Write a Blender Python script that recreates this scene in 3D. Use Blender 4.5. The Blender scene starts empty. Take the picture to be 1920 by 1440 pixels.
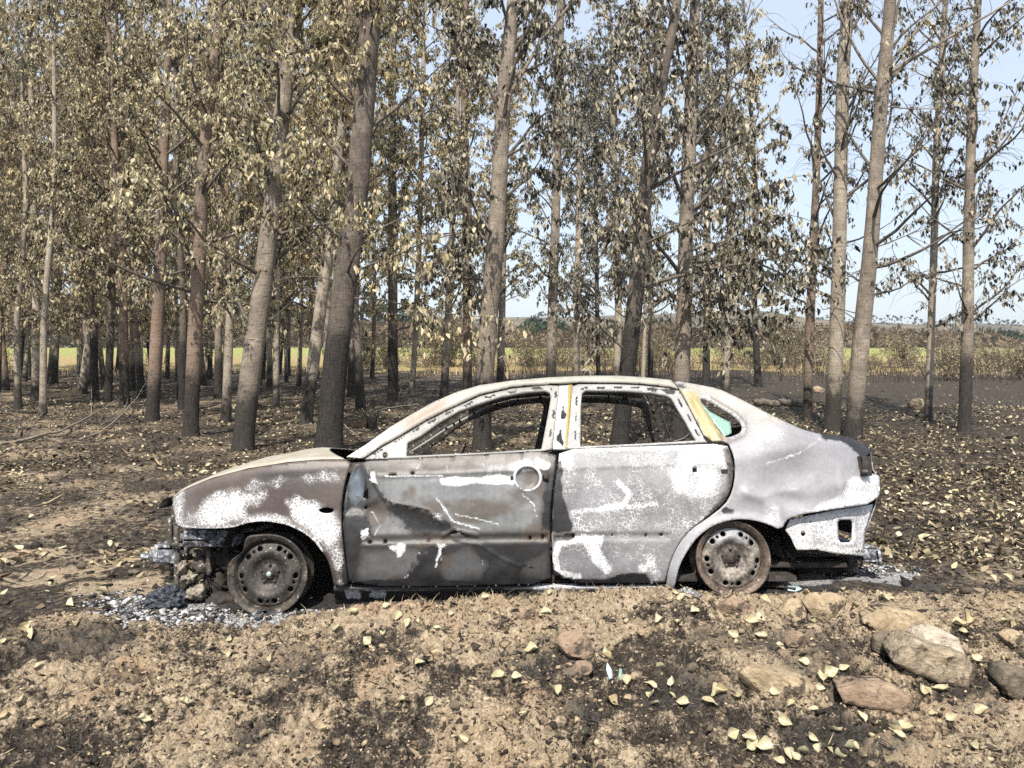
import bpy, math, random
import numpy as np
from mathutils import Vector, Matrix
from mathutils.geometry import delaunay_2d_cdt

C = bpy.context.scene
COL = C.collection
R = math.radians
# ------------------------------------------------------------------ camera, world, sun, exposure
F, HOR, CZ = 1450.0, 640.0, 1.45          # focal length in photo pixels, horizon row, eye height
cam = bpy.data.objects.new('camera', bpy.data.cameras.new('camera'))
COL.objects.link(cam)
cam.location = (0, 0, CZ)
cam.rotation_euler = (R(90), 0, 0)
cam.data.sensor_width = 36
cam.data.lens = 36 * F / 1920
cam.data.shift_y = -(720 - HOR) / 1920
cam.data.clip_end = 4000
cam.data.clip_start = 0.05
C.camera = cam

SUN_EL, SUN_AZ = 52.0, -12.0              # the sun stands high behind the camera, a little to its left
w = bpy.data.worlds.new('World'); C.world = w; w.use_nodes = True
nt = w.node_tree; nt.nodes.clear()
wo = nt.nodes.new('ShaderNodeOutputWorld'); bg = nt.nodes.new('ShaderNodeBackground'); sk = nt.nodes.new('ShaderNodeTexSky')
sk.sky_type = 'NISHITA'; sk.sun_disc = False
sk.sun_elevation = R(SUN_EL); sk.sun_rotation = R(180 + SUN_AZ)
sk.air_density = 1.0; sk.dust_density = 1.6; sk.ozone_density = 1.6
bg.inputs['Strength'].default_value = 0.095
hz = nt.nodes.new('ShaderNodeMix'); hz.data_type = 'RGBA'; hz.inputs[0].default_value = 0.50      # thin smoke veil pales the whole sky
hz.inputs[7].default_value = (8.0, 9.0, 10.2, 1)
nt.links.new(sk.outputs[0], hz.inputs[6]); nt.links.new(hz.outputs[2], bg.inputs[0]); nt.links.new(bg.outputs[0], wo.inputs[0])
sun = bpy.data.objects.new('sun', bpy.data.lights.new('sun', 'SUN')); COL.objects.link(sun)
sun.data.energy = 5.0; sun.data.angle = R(0.5); sun.data.color = (1.0, 0.94, 0.84)
sd = Vector((math.sin(R(SUN_AZ)) * math.cos(R(SUN_EL)), -math.cos(R(SUN_AZ)) * math.cos(R(SUN_EL)), math.sin(R(SUN_EL))))
sun.rotation_euler = sd.to_track_quat('Z', 'Y').to_euler()
C.view_settings.view_transform = 'Standard'; C.view_settings.look = 'None'
C.view_settings.exposure = 0.6; C.view_settings.gamma = 1.0
C.cycles.max_bounces = 6; C.cycles.diffuse_bounces = 3; C.cycles.glossy_bounces = 3
C.cycles.sample_clamp_indirect = 3.0; C.cycles.sample_clamp_direct = 2.5; C.cycles.transmission_bounces = 4; C.cycles.transparent_max_bounces = 6; C.cycles.volume_bounces = 0
C.cycles.use_denoising = False; C.cycles.denoiser = 'OPENIMAGEDENOISE'; C.cycles.denoising_input_passes = 'RGB_ALBEDO_NORMAL'; C.cycles.denoising_prefilter = 'ACCURATE'

RNG = np.random.default_rng(7)
random.seed(7)

# ------------------------------------------------------------------ numeric noise
def _h(ix, iy, iz, seed):
    n = (ix * 374761393 + iy * 668265263 + iz * 2147483647 + seed * 1274126177) & 0xffffffff
    n = ((n ^ (n >> 13)) * 1274126177) & 0xffffffff
    n = ((n ^ (n >> 16)) * 2246822519) & 0xffffffff
    return ((n ^ (n >> 15)) & 0xffff) / 65535.0

def vnoise(x, y, z=None, seed=0):
    x = np.asarray(x, float); y = np.asarray(y, float)
    z = np.zeros_like(x) if z is None else np.asarray(z, float)
    ix, iy, iz = np.floor(x).astype(np.int64), np.floor(y).astype(np.int64), np.floor(z).astype(np.int64)
    fx, fy, fz = x - ix, y - iy, z - iz
    fx, fy, fz = fx*fx*(3-2*fx), fy*fy*(3-2*fy), fz*fz*(3-2*fz)
    def L(a, b, t): return a + (b - a) * t
    r = 0
    c = [[[_h(ix+i, iy+j, iz+k, seed) for k in (0, 1)] for j in (0, 1)] for i in (0, 1)]
    a = [[L(c[i][j][0], c[i][j][1], fz) for j in (0, 1)] for i in (0, 1)]
    b = [L(a[i][0], a[i][1], fy) for i in (0, 1)]
    return L(b[0], b[1], fx)

def fbm(x, y, z=None, oct=4, seed=0, gain=0.5):
    s = 0; a = 1.0; t = 0
    x = np.asarray(x, float); y = np.asarray(y, float)
    z = np.zeros_like(x) if z is None else np.asarray(z, float)
    for o in range(oct):
        s = s + a * vnoise(x * 2**o + 17.3*o, y * 2**o + 5.1*o, z * 2**o + 9.7*o, seed + o)
        t += a; a *= gain
    return s / t            # 0..1, mean .5

def sstep(a, b, x):
    t = np.clip((x - a) / (b - a), 0, 1)
    return t * t * (3 - 2 * t)

# ------------------------------------------------------------------ object helpers
def tag(o, label, cat, group=None, kind=None):
    if label: o['label'] = label
    if cat: o['category'] = cat
    if group: o['group'] = group
    if kind: o['kind'] = kind
    return o

def struct(o, kind='structure', label=None):
    o['kind'] = kind
    if label: o['label'] = label
    return o

def empty(name, loc=(0, 0, 0), rot=(0, 0, 0)):
    o = bpy.data.objects.new(name, None); COL.objects.link(o)
    o.location = loc; o.rotation_euler = rot; o.empty_display_size = 0.1
    return o

def np_mesh(name, V, groups):
    """V: n x 3; groups: list of integer arrays of faces (m x k)."""
    me = bpy.data.meshes.new(name)
    V = np.asarray(V, np.float32)
    groups = [np.asarray(g, np.int32) for g in groups if len(g)]
    me.vertices.add(len(V)); me.vertices.foreach_set('co', V.ravel())
    nl = sum(g.size for g in groups); nf = sum(len(g) for g in groups)
    me.loops.add(nl); me.polygons.add(nf)
    me.loops.foreach_set('vertex_index', np.concatenate([g.ravel() for g in groups]))
    st = []; p = 0
    for g in groups:
        st.append(p + np.arange(len(g)) * g.shape[1]); p += g.size
    me.polygons.foreach_set('loop_start', np.concatenate(st).astype(np.int32))
    me.update(calc_edges=True)
    return me

def link(name, me, mat=None, parent=None, smooth=False):
    o = bpy.data.objects.new(name, me); COL.objects.link(o)
    for m in (mat if isinstance(mat, (list, tuple)) else [mat]):
        if m is not None: me.materials.append(m)
    if parent is not None: o.parent = parent
    if smooth: me.polygons.foreach_set('use_smooth', np.ones(len(me.polygons), bool))
    return o

def setattr_f(me, name, arr):
    a = me.attributes.new(name, 'FLOAT', 'POINT'); a.data.foreach_set('value', np.asarray(arr, np.float32))

def setattr_c(me, name, arr):
    a = me.attributes.new(name, 'FLOAT_COLOR', 'POINT')
    c = np.ones((len(arr), 4), np.float32); c[:, :3] = arr
    a.data.foreach_set('color', c.ravel())

class MB:
    """collects boxes, tubes, lathes into one mesh"""
    def __init__(s): s.V = []; s.G = {}; s.n = 0
    def add(s, V, faces):
        V = np.asarray(V, float)
        for f in faces: s.G.setdefault(len(f), []).append([i + s.n for i in f])
        s.V.append(V); s.n += len(V)
    def addg(s, V, g):
        g = np.asarray(g) + s.n
        s.G.setdefault(g.shape[1], []).extend(g.tolist()); s.V.append(np.asarray(V, float)); s.n += len(V)
    def box(s, lo, hi, bev=0.0, M=None):
        x0, y0, z0 = lo; x1, y1, z1 = hi
        if bev <= 0:
            V = np.array([(x, y, z) for x in (x0, x1) for y in (y0, y1) for z in (z0, z1)])
            Fs = [(0, 1, 3, 2), (4, 6, 7, 5), (0, 4, 5, 1), (2, 3, 7, 6), (0, 2, 6, 4), (1, 5, 7, 3)]
        else:
            b = bev; V = []; idx = {}
            for sx, X in ((0, (x0, x0+b)), (1, (x1, x1-b))):
                for sy, Y in ((0, (y0, y0+b)), (1, (y1, y1-b))):
                    for sz, Z in ((0, (z0, z0+b)), (1, (z1, z1-b))):
                        for ax in range(3):
                            p = [X[1], Y[1], Z[1]]; p[ax] = (X, Y, Z)[ax][0]
                            idx[sx, sy, sz, ax] = len(V); V.append(p)
            Fs = []
            for ax in range(3):
                o1, o2 = [i for i in range(3) if i != ax]
                for sgn in (0, 1):
                    q = []
                    for a, b2 in ((0, 0), (1, 0), (1, 1), (0, 1)):
                        k = [0, 0, 0]; k[ax] = sgn; k[o1] = a; k[o2] = b2
                        q.append(idx[k[0], k[1], k[2], ax])
                    Fs.append(q)
                for a in (0, 1):
                    for b2 in (0, 1):
                        k0 = [0, 0, 0]; k0[o1] = a; k0[o2] = b2; k1 = list(k0); k1[ax] = 1
                        Fs.append((idx[(*k0, o1)], idx[(*k1, o1)], idx[(*k1, o2)], idx[(*k0, o2)]))
            for sx in (0, 1):
                for sy in (0, 1):
                    for sz in (0, 1): Fs.append(tuple(idx[sx, sy, sz, a] for a in range(3)))
            V = np.array(V)
        if M is not None: V = np.array([(M @ Vector(v))[:] for v in V])
        s.add(V, Fs)
    def tube(s, P, rad, n=8, caps=True, jit=0.0, rng=None):
        P = np.asarray(P, float); m = len(P)
        rad = np.broadcast_to(np.asarray(rad, float), (m,))
        T = np.gradient(P, axis=0); T /= np.linalg.norm(T, axis=1)[:, None] + 1e-9
        ref = np.array([0, 0, 1.0]) if abs(T[:, 2]).mean() < .8 else np.array([1.0, 0, 0])
        A = np.cross(T, ref); A /= np.linalg.norm(A, axis=1)[:, None] + 1e-9
        B = np.cross(T, A)
        th = np.arange(n) / n * 2 * np.pi
        rr = rad[:, None] * np.ones((1, n))
        if jit: rr = rr * (1 + jit * ((rng or RNG).random((m, n)) - .5))
        V = P[:, None, :] + rr[:, :, None] * (np.cos(th)[None, :, None] * A[:, None, :] + np.sin(th)[None, :, None] * B[:, None, :])
        i = np.arange(m - 1)[:, None] * n; j = np.arange(n)[None, :]; k = (j + 1) % n
        q = np.stack([i + j, i + k, i + n + k, i + n + j], -1).reshape(-1, 4)
        s.addg(V.reshape(-1, 3), q)
        if caps and n >= 3:
            b0 = s.n - m * n
            s.G.setdefault(n, []).append([b0 + t for t in range(n)][::-1]); s.G[n].append([b0 + (m-1)*n + t for t in range(n)])
    def lathe(s, prof, n=48, axis='y', c=(0, 0, 0), close=False, f=None):
        """prof: (r, d) pairs, turned round the local axis through c"""
        m = len(prof); V = []
        for r, d in prof:
            for t in range(n):
                a = 2 * math.pi * t / n
                dx, dz, dy = r * math.cos(a), r * math.sin(a), d
                if f: dx, dy, dz = f(a, r, dx, dy, dz)
                V.append((c[0] + dx, c[1] + dy, c[2] + dz) if axis == 'y' else (c[0] + dx, c[1] + dz, c[2] + dy))
        q = [(i*n + t, i*n + (t+1) % n, (i+1)*n + (t+1) % n, (i+1)*n + t) for i in range(m-1) for t in range(n)]
        s.addg(V, q)
    def build(s, name, mat, parent=None, smooth=False):
        me = np_mesh(name, np.concatenate(s.V), [np.array(g) for g in s.G.values()])
        return link(name, me, mat, parent, smooth)

# ------------------------------------------------------------------ materials
class NT:
    def __init__(s, name):
        s.m = bpy.data.materials.new(name); s.m.use_nodes = True; s.t = s.m.node_tree; s.t.nodes.clear()
        s.out = s.t.nodes.new('ShaderNodeOutputMaterial')
    def n(s, typ, ins=None, **kw):
        nd = s.t.nodes.new('ShaderNode' + typ)
        for k, v in kw.items(): setattr(nd, k, v)
        for k, v in (ins or {}).items():
            sock = nd.inputs[k]
            if hasattr(v, 'is_output'): s.t.links.new(v, sock)
            elif isinstance(v, tuple) and len(v) == 3 and sock.type == 'RGBA': sock.default_value = (*v, 1)
            else: sock.default_value = v
        return nd
    def co(s, kind='Object', scale=(1, 1, 1)):
        c = s.n('TexCoord').outputs[kind]
        return s.n('Mapping', {'Vector': c, 'Scale': scale}).outputs[0] if scale != (1, 1, 1) else c
    def noise(s, co, scale, detail=4, rough=.55, dist=0, fac=True):
        nd = s.n('TexNoise', {'Vector': co, 'Scale': scale, 'Detail': detail, 'Roughness': rough, 'Distortion': dist})
        return nd.outputs[0 if fac else 1]
    def vor(s, co, scale, feature='F1', out=0, rand=1.0):
        return s.n('TexVoronoi', {'Vector': co, 'Scale': scale, 'Randomness': rand}, feature=feature).outputs[out]
    def math(s, op, a, b=0.5, c=0.0, clamp=False):
        nd = s.n('Math', {0: a, 1: b, 2: c}, operation=op); nd.use_clamp = clamp; return nd.outputs[0]
    def ramp(s, f, stops, interp='LINEAR'):
        nd = s.n('ValToRGB', {'Fac': f}); cr = nd.color_ramp; cr.interpolation = interp
        while len(cr.elements) < len(stops): cr.elements.new(0.5)
        for e, (p, c) in zip(cr.elements, stops):
            e.position = p; e.color = (*c, 1) if isinstance(c, tuple) else (c, c, c, 1)
        return nd.outputs[0]
    def step(s, f, a, b):
        return s.n('MapRange', {'Value': f, 'From Min': a, 'From Max': b}, interpolation_type='SMOOTHSTEP').outputs[0]
    def mix(s, f, a, b, mode='MIX'):
        nd = s.n('Mix', data_type='RGBA', blend_type=mode)
        for sock, v in ((nd.inputs[0], f), (nd.inputs[6], a), (nd.inputs[7], b)):
            if hasattr(v, 'is_output'): s.t.links.new(v, sock)
            elif isinstance(v, tuple): sock.default_value = (*v, 1)
            else: sock.default_value = v
        return nd.outputs[2]
    def attr(s, name, out='Fac'): return s.n('Attribute', attribute_name=name).outputs[out]
    def bump(s, h, strength=.5, dist=.01, nrm=None):
        d = {'Height': h, 'Strength': strength, 'Distance': dist}
        if nrm is not None: d['Normal'] = nrm
        return s.n('Bump', d).outputs[0]
    def done(s, col, rough=.8, spec=.3, nrm=None, metal=0.0, disp=None):
        d = {'Base Color': col, 'Roughness': rough, 'Specular IOR Level': spec, 'Metallic': metal}
        if nrm is not None: d['Normal'] = nrm
        p = s.n('BsdfPrincipled', d); s.t.links.new(p.outputs[0], s.out.inputs[0]); return s.m

def m_burnt():
    """fire-stripped car paint: bare scorched metal, lacy white ash, soot; masks come from the panel's own stains"""
    t = NT('burnt_paint'); co = t.co()
    n1 = t.noise(co, 9, 7, .6); n2 = t.noise(co, 45, 5, .6); n3 = t.noise(co, 4, 5, .6)
    wob = t.n('VectorMath', {0: co, 1: t.n('VectorMath', {0: t.noise(co, 14, 4, fac=False), 'Scale': .05}, operation='SCALE').outputs[0]}, operation='ADD').outputs[0]
    e1 = t.vor(wob, 46, 'DISTANCE_TO_EDGE'); e2 = t.vor(wob, 105, 'DISTANCE_TO_EDGE')
    edge = t.math('MINIMUM', e1, t.math('MULTIPLY', e2, 1.5))
    ash = t.attr('ash'); char = t.attr('char'); tint = t.attr('tint', 'Color')
    lace = t.math('ADD', t.math('MULTIPLY_ADD', n1, 0.55, -0.275), t.math('MULTIPLY_ADD', edge, -2.6, 0.2))
    lace = t.math('ADD', lace, ash)
    white = t.math('MULTIPLY', t.step(lace, .39, .60), t.step(ash, .06, .2))
    chm = t.step(t.math('ADD', char, t.math('ADD', t.math('MULTIPLY_ADD', n2, .9, -.45), t.math('MULTIPLY_ADD', n1, .8, -.4))), .36, .66)
    base = t.mix(1.0, t.mix(1.0, tint, (.72, .71, .70), 'MULTIPLY'), t.ramp(t.math('ADD', t.math('MULTIPLY', n3, .6), t.math('MULTIPLY', n2, .4)), [(.3, .72), (.7, 1.25)]), 'MULTIPLY')
    wcol = t.ramp(n2, [(.3, (.40, .40, .415)), (.58, (.70, .70, .705))])
    base = t.mix(t.math('MULTIPLY', t.step(t.math('ADD', ash, t.math('MULTIPLY_ADD', n3, .5, -.25)), .2, .85), .6), base, (.50, .50, .515))
    col = t.mix(white, base, wcol)
    col = t.mix(chm, col, t.ramp(n1, [(.3, (.008, .008, .009)), (.7, (.030, .029, .031))]))
    speck = t.math('MULTIPLY', t.step(t.noise(co, 150, 3, .6), .66, .74), t.step(n1, .48, .6))
    col = t.mix(t.math('MULTIPLY', speck, .75), col, (.05, .04, .035))
    rough = t.ramp(t.math('ADD', white, t.math('MULTIPLY', n2, .2)), [(0, .42), (.8, .85)])
    h = t.math('ADD', t.math('MULTIPLY', white, .5), t.math('ADD', t.math('MULTIPLY', n2, .5), t.math('MULTIPLY', n3, 1.5)))
    return t.done(col, rough, .45, t.bump(h, .45, .006))

def m_soot(name='soot_metal', c0=(.012, .011, .01), c1=(.06, .05, .045), scale=25, rough=.85, ash=.0):
    t = NT(name); co = t.co()
    n = t.noise(co, scale, 7, .65); col = t.ramp(n, [(.32, c0), (.68, c1)])
    if ash: col = t.mix(t.step(t.noise(co, scale * 2.3, 6, .6), 1 - ash - .05, 1 - ash + .05), col, (.55, .53, .5))
    return t.done(col, rough, .3, t.bump(n, .5, .01))

def m_leaf(name, stops, transl=.42):
    t = NT(name)
    r = t.n('NewGeometry').outputs['Random Per Island']
    col = t.ramp(r, stops)
    obj = t.n('ObjectInfo').outputs['Random']
    col = t.mix(1.0, col, t.ramp(obj, [(0, (.86, .88, .86)), (.5, (1, 1, 1)), (1, (1.12, 1.08, .98))]), 'MULTIPLY')
    d = t.n('BsdfPrincipled', {'Base Color': col, 'Roughness': .6, 'Specular IOR Level': .25})
    tr = t.n('BsdfTranslucent', {'Color': t.mix(1.0, col, (1.0, .9, .72), 'MULTIPLY')})
    mx = t.n('MixShader', {0: transl, 1: d.outputs[0], 2: tr.outputs[0]})
    t.t.links.new(mx.outputs[0], t.out.inputs[0]); return t.m

def m_bark(name, c0, c1, red=(0, 0, 0), redf=0.0, ch=0.9, lich=.70):
    """poplar bark: burnt black at the foot, smooth grey-tan above with cross scars and ochre lichen"""
    t = NT(name); co = t.co()
    z = t.n('SeparateXYZ', {0: co}).outputs[2]
    rnd = t.n('ObjectInfo').outputs['Random']
    n = t.noise(co, 3.5, 6, .65); nf = t.noise(t.co(scale=(1, 1, .22)), 34, 6, .7); nb = t.noise(co, 1.6, 3)
    sc = t.noise(t.co(scale=(.8, .8, 3.6)), 8, 5, .65)
    col = t.ramp(t.math('ADD', t.math('MULTIPLY', n, .55), t.math('MULTIPLY', nf, .45)), [(.36, c0), (.52, tuple((a+b)*.46 for a, b in zip(c0, c1))), (.62, c1)])
    if redf: col = t.mix(t.math('MULTIPLY', t.step(nb, .35, .6), redf), col, red)
    col = t.mix(t.math('MULTIPLY', t.step(sc, .60, .66), .8), col, (.05, .042, .036)); col = t.mix(t.math('MULTIPLY', t.step(nf, .56, .66), .6), col, (.06, .05, .042))
    col = t.mix(t.math('MULTIPLY', t.step(sc, .36, .30), .45), col, (.36, .33, .28))
    li = t.math('MULTIPLY', t.step(t.noise(co, 5.5, 4), lich, lich + .05), t.step(z, 1.8, 3.2))
    col = t.mix(li, col, (.32, .2, .02))
    hb = t.math('ADD', z, t.math('ADD', t.math('MULTIPLY_ADD', n, -1.8, .9), t.math('MULTIPLY_ADD', rnd, -.9, .45)))
    hb = t.math('ADD', hb, t.math('MULTIPLY_ADD', nf, -.9, .45))
    burn = t.step(hb, ch + .35, ch - .25)
    col = t.mix(t.math('MULTIPLY', burn, .93), col, t.ramp(nf, [(.3, (.008, .008, .008)), (.75, (.05, .044, .04))]))
    return t.done(col, .85, .2, t.bump(t.math('ADD', nf, t.math('MULTIPLY', sc, .5)), .85, .03))

def m_plain(name, c0, c1, scale=20, rough=.85, spec=.3, bump=.4, bd=.01, metal=0.0):
    t = NT(name); co = t.co(); n = t.noise(co, scale, 6, .62)
    return t.done(t.ramp(n, [(.3, c0), (.7, c1)]), rough, spec, t.bump(n, bump, bd), metal)

M_BURNT = m_burnt()
M_SOOT = m_soot()
M_SOOT2 = m_soot('sooty_ashy_metal', (.018, .016, .014), (.11, .095, .08), 22, .85, .36)
M_BARK_G = m_bark('bark_grey', (.13, .108, .088), (.40, .335, .265), ch=1.0)
M_BARK_P = m_bark('bark_pale', (.22, .185, .145), (.50, .43, .34), ch=.75)
M_BARK_R = m_bark('bark_red', (.11, .086, .068), (.34, .265, .205), (.26, .17, .125), .45, ch=.8)
M_BARK_D = m_bark('bark_dark', (.05, .043, .037), (.25, .205, .165), ch=1.9)
LEAF_Y = [(0, (.03, .026, .022)), (.20, (.11, .095, .07)), (.36, (.36, .315, .22)), (.60, (.56, .50, .35)), (.88, (.70, .63, .43)), (1, (.72, .61, .36))]
LEAF_G = [(0, (.014, .013, .012)), (.32, (.055, .05, .044)), (.48, (.22, .205, .17)), (.74, (.44, .41, .335)), (1, (.62, .57, .44))]
LEAF_S = [(0, (.012, .011, .01)), (.5, (.03, .026, .022)), (.8, (.09, .075, .055)), (1, (.22, .18, .12))]
M_LEAF_Y = m_leaf('leaf_wilted_khaki', LEAF_Y)
M_LEAF_G = m_leaf('leaf_wilted_grey', LEAF_G)
M_LEAF_S = m_leaf('leaf_scorched', LEAF_S, .1)
M_TWIG = m_plain('twig', (.05, .042, .036), (.16, .135, .11), 12)
# ------------------------------------------------------------------ ground: one sheet to the horizon
def upx(u, Y): return (np.asarray(u, float) - 960) / F * Y
_U = np.array([-3000, 150, 350, 500, 700, 900, 1250, 1450, 1700, 2600.]); _XC = upx(_U, 4.1)
_ZC = np.array([0.0, -.02, -.045, -.045, .045, .10, .135, .095, .09, .05])
_UW = np.array([-3000, 350, 503, 700, 1372, 1600, 2600.]); _XW = upx(_UW, 4.4)
_ZW = np.array([-.08, -.09, -.085, -.05, .015, .04, .0])

def g_base(X, Y):
    X = np.asarray(X, float); Y = np.asarray(Y, float)
    zc = np.interp(X, _XC, _ZC); zw = np.interp(X, _XW, _ZW)
    k = [(1.5, -.22 + 0*zc), (2.8, -.13 + 0*zc), (3.5, .62*zc - .045), (4.02, zc), (4.42, zw), (6.3, -.2 + 0*zc), (1e4, -.2 + 0*zc)]
    z = k[0][1].copy() if hasattr(k[0][1], 'copy') else k[0][1]
    for (y0, z0), (y1, z1) in zip(k, k[1:]):
        t = np.clip((Y - y0) / (y1 - y0), 0, 1); t = t*t*(3-2*t)
        z = np.where(Y >= y0, z0 + (z1 - z0) * t, z)
    return z

def g_lump(X, Y):
    near = sstep(4.6, 4.0, Y); under = sstep(4.1, 4.4, Y) * sstep(6.4, 5.9, Y) * sstep(-2.3, -2.0, X) * sstep(2.4, 2.1, X)
    a = (fbm(X*2.2, Y*2.2, oct=3, seed=3) - .5)
    b = (fbm(X*11, Y*11, oct=4, seed=9, gain=.6) - .5)
    r = 1 - np.abs(fbm(X*26, Y*26, oct=3, seed=21, gain=.6) * 2 - 1)
    far = (fbm(X*.7, Y*.7, oct=4, seed=5) - .5) * .16 * sstep(6.5, 9, Y) + (fbm(X*5, Y*5, oct=3, seed=15) - .5) * .07
    zn = a * .07 + b * .12 + (r - .75) * .06
    return (near * zn + (1 - near) * far) * (1 - .75 * under)

def gh(X, Y): return g_base(X, Y) + g_lump(X, Y)

def ray_ground(u, v, off=0.0):
    u = np.atleast_1d(np.asarray(u, float)); v = np.atleast_1d(np.asarray(v, float))
    out = np.zeros((len(u), 3))
    ys = np.concatenate([np.arange(2.2, 7, .02), np.geomspace(7, 120, 900)])
    for i in range(len(u)):
        X = (u[i]-960)/F*ys; Z = CZ - (v[i]-HOR)/F*ys
        g = gh(X, ys) if v[i] > 850 else g_base(X, ys)
        k = np.argmax(Z <= g + off)
        if Z[k] > g[k] + off: k = len(ys) - 1
        out[i] = (X[k], ys[k], g[k])
    return out

def edgegrid():
    y = [-4, -2, 0, 1, 1.8, 2.2]
    yy = 2.4
    while yy < 4.6: y.append(yy); yy += .0085
    st = .011
    while yy < 260: y.append(yy); yy += st; st = min(st * 1.017, 12)
    y += [320, 450, 700, 1200, 2000, 3500]
    return np.array(y)

gy = edgegrid()
tx = np.concatenate([-np.geomspace(6, .86, 26), np.linspace(-.83, .83, 880), np.geomspace(.86, 6, 26)])
GX = tx[None, :] * (np.maximum(gy, 1.6)[:, None] + .15); GY = np.repeat(gy[:, None], len(tx), 1)
gX, gY = GX.ravel(), GY.ravel()
gZ = gh(gX, gY)
nr, ncx = len(gy), len(tx)
ii = (np.arange(nr-1)[:, None] * ncx + np.arange(ncx-1)[None, :]).ravel()
gme = np_mesh('ground', np.stack([gX, gY, gZ], 1), [np.stack([ii, ii+1, ii+ncx+1, ii+ncx], 1)])

def blob(u, v, ru, rv, Y=None, rot=0):
    """soft elliptic patch of the ground, centred where the photo's (u, v) meets it"""
    p = ray_ground(u, v)[0]
    rx = ru / F * p[1]; ry = rv / F * p[1] * p[1] / (CZ - p[2])
    dx, dy = gX - p[0], gY - p[1]
    c, s = math.cos(rot), math.sin(rot); dx, dy = dx*c + dy*s, -dx*s + dy*c
    d = np.sqrt((dx/rx)**2 + (dy/ry)**2)
    return 1 - sstep(.45, 1.25, d + (fbm(gX*3, gY*3, oct=5, seed=31, gain=.65) - .5) * 1.7)

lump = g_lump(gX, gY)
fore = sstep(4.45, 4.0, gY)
sand = .46 + fore * (-.05 + lump * 7) + (fbm(gX*1.7, gY*1.7, oct=4, seed=41) - .5) * 1.0  # near bank: raised lumps turn tan, gaps between them go dark
sand = sand - (1 - fore) * (.10 + .10 * sstep(9, 30, gY) + .22 * sstep(1.6, 3.0, gX) * sstep(7, 9, gY))
ashm = np.zeros_like(gX); chm = np.zeros_like(gX)
for a in [(240, 1105, 130, 30), (120, 1075, 130, 28), (330, 1165, 60, 14), (230, 1050, 90, 22), (60, 1040, 90, 16)]: sand = np.maximum(sand, 1.25 * blob(*a))
for a in [(900, 1140, 360, 22), (1250, 1120, 280, 18), (700, 1165, 180, 18), (1500, 1120, 190, 24), (1760, 1120, 200, 32)]: sand = np.maximum(sand, 1.12 * blob(*a))
for a in [ (880, 1200, 160, 40),
          (750, 1290, 90, 35), (560, 1390, 70, 60), (360, 1400, 90, 40), (900, 1400, 120, 60), (130, 1260, 120, 25), (1850, 1340, 120, 30), (1750, 1420, 150, 20),
          (1450, 1270, 90, 40), (1660, 1165, 110, 25), (1130, 1180, 100, 20)]: sand = np.maximum(sand, .92 * blob(*a))
for a in [(300, 1150, 100, 22), (250, 1128, 70, 18), (380, 1160, 120, 14), (480, 1165, 70, 9), (1620, 1085, 90, 14), (1500, 1092, 110, 12), (1290, 1108, 40, 9), (1700, 1078, 60, 8)]: ashm = np.maximum(ashm, blob(*a))
for a in [(110, 1190, 190, 35), (520, 1250, 130, 28), (1290, 1300, 140, 26), (1540, 1220, 120, 40), (760, 1215, 60, 18), (1010, 1230, 110, 34), (1600, 1390, 200, 26), (240, 1260, 80, 16),
          (1740, 1108, 36, 9), (480, 1380, 60, 30), (1100, 1350, 60, 20), (1820, 1290, 120, 40), (1400, 1215, 120, 20)]: chm = np.maximum(chm, .55 * blob(*a))
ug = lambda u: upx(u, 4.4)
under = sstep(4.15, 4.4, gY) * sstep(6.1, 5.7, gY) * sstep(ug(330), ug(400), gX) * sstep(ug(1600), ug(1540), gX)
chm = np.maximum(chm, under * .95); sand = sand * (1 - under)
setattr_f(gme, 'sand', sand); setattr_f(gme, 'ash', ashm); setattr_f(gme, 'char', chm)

def m_ground():
    t = NT('burnt_soil'); co = t.n('NewGeometry').outputs['Position']
    nA = t.noise(co, 2.4, 8, .66); nB = t.noise(co, 19, 6, .66); nC = t.noise(co, 85, 5, .62); nD = t.noise(co, .5, 4, .6)
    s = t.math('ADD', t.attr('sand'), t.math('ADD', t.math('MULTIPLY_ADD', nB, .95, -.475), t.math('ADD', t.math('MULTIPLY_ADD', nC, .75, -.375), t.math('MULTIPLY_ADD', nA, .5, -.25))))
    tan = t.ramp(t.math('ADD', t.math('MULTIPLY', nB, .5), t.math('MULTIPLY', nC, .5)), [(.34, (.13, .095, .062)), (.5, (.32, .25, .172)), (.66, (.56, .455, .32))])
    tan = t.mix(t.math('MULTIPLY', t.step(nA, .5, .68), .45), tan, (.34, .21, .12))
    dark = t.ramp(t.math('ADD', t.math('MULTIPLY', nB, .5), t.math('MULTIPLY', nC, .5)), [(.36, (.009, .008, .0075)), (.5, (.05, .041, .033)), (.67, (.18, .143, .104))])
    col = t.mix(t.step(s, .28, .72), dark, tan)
    c = t.math('ADD', t.attr('char'), t.math('ADD', t.math('MULTIPLY_ADD', nB, 1.1, -.55), t.math('MULTIPLY_ADD', nC, .9, -.45)))
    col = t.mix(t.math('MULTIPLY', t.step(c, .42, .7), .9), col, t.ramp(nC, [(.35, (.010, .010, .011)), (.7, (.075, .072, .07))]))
    a = t.math('ADD', t.attr('ash'), t.math('ADD', t.math('MULTIPLY_ADD', nB, 1.2, -.6), t.math('MULTIPLY_ADD', nC, 1.0, -.5)))
    aw = t.step(a, .55, .8)
    col = t.mix(t.math('MULTIPLY', t.step(a, .25, .55), .7), col, t.ramp(nC, [(.35, (.02, .022, .028)), (.7, (.17, .17, .18))]))
    col = t.mix(aw, col, t.ramp(nC, [(.36, (.10, .10, .105)), (.52, (.30, .297, .295)), (.66, (.56, .55, .535))]))
    return t.done(col, .95, .15, t.bump(t.math('ADD', t.math('MULTIPLY', nB, 1.2), nC), .9, .022))
GROUND = struct(link('ground', gme, m_ground(), smooth=False))

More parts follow.
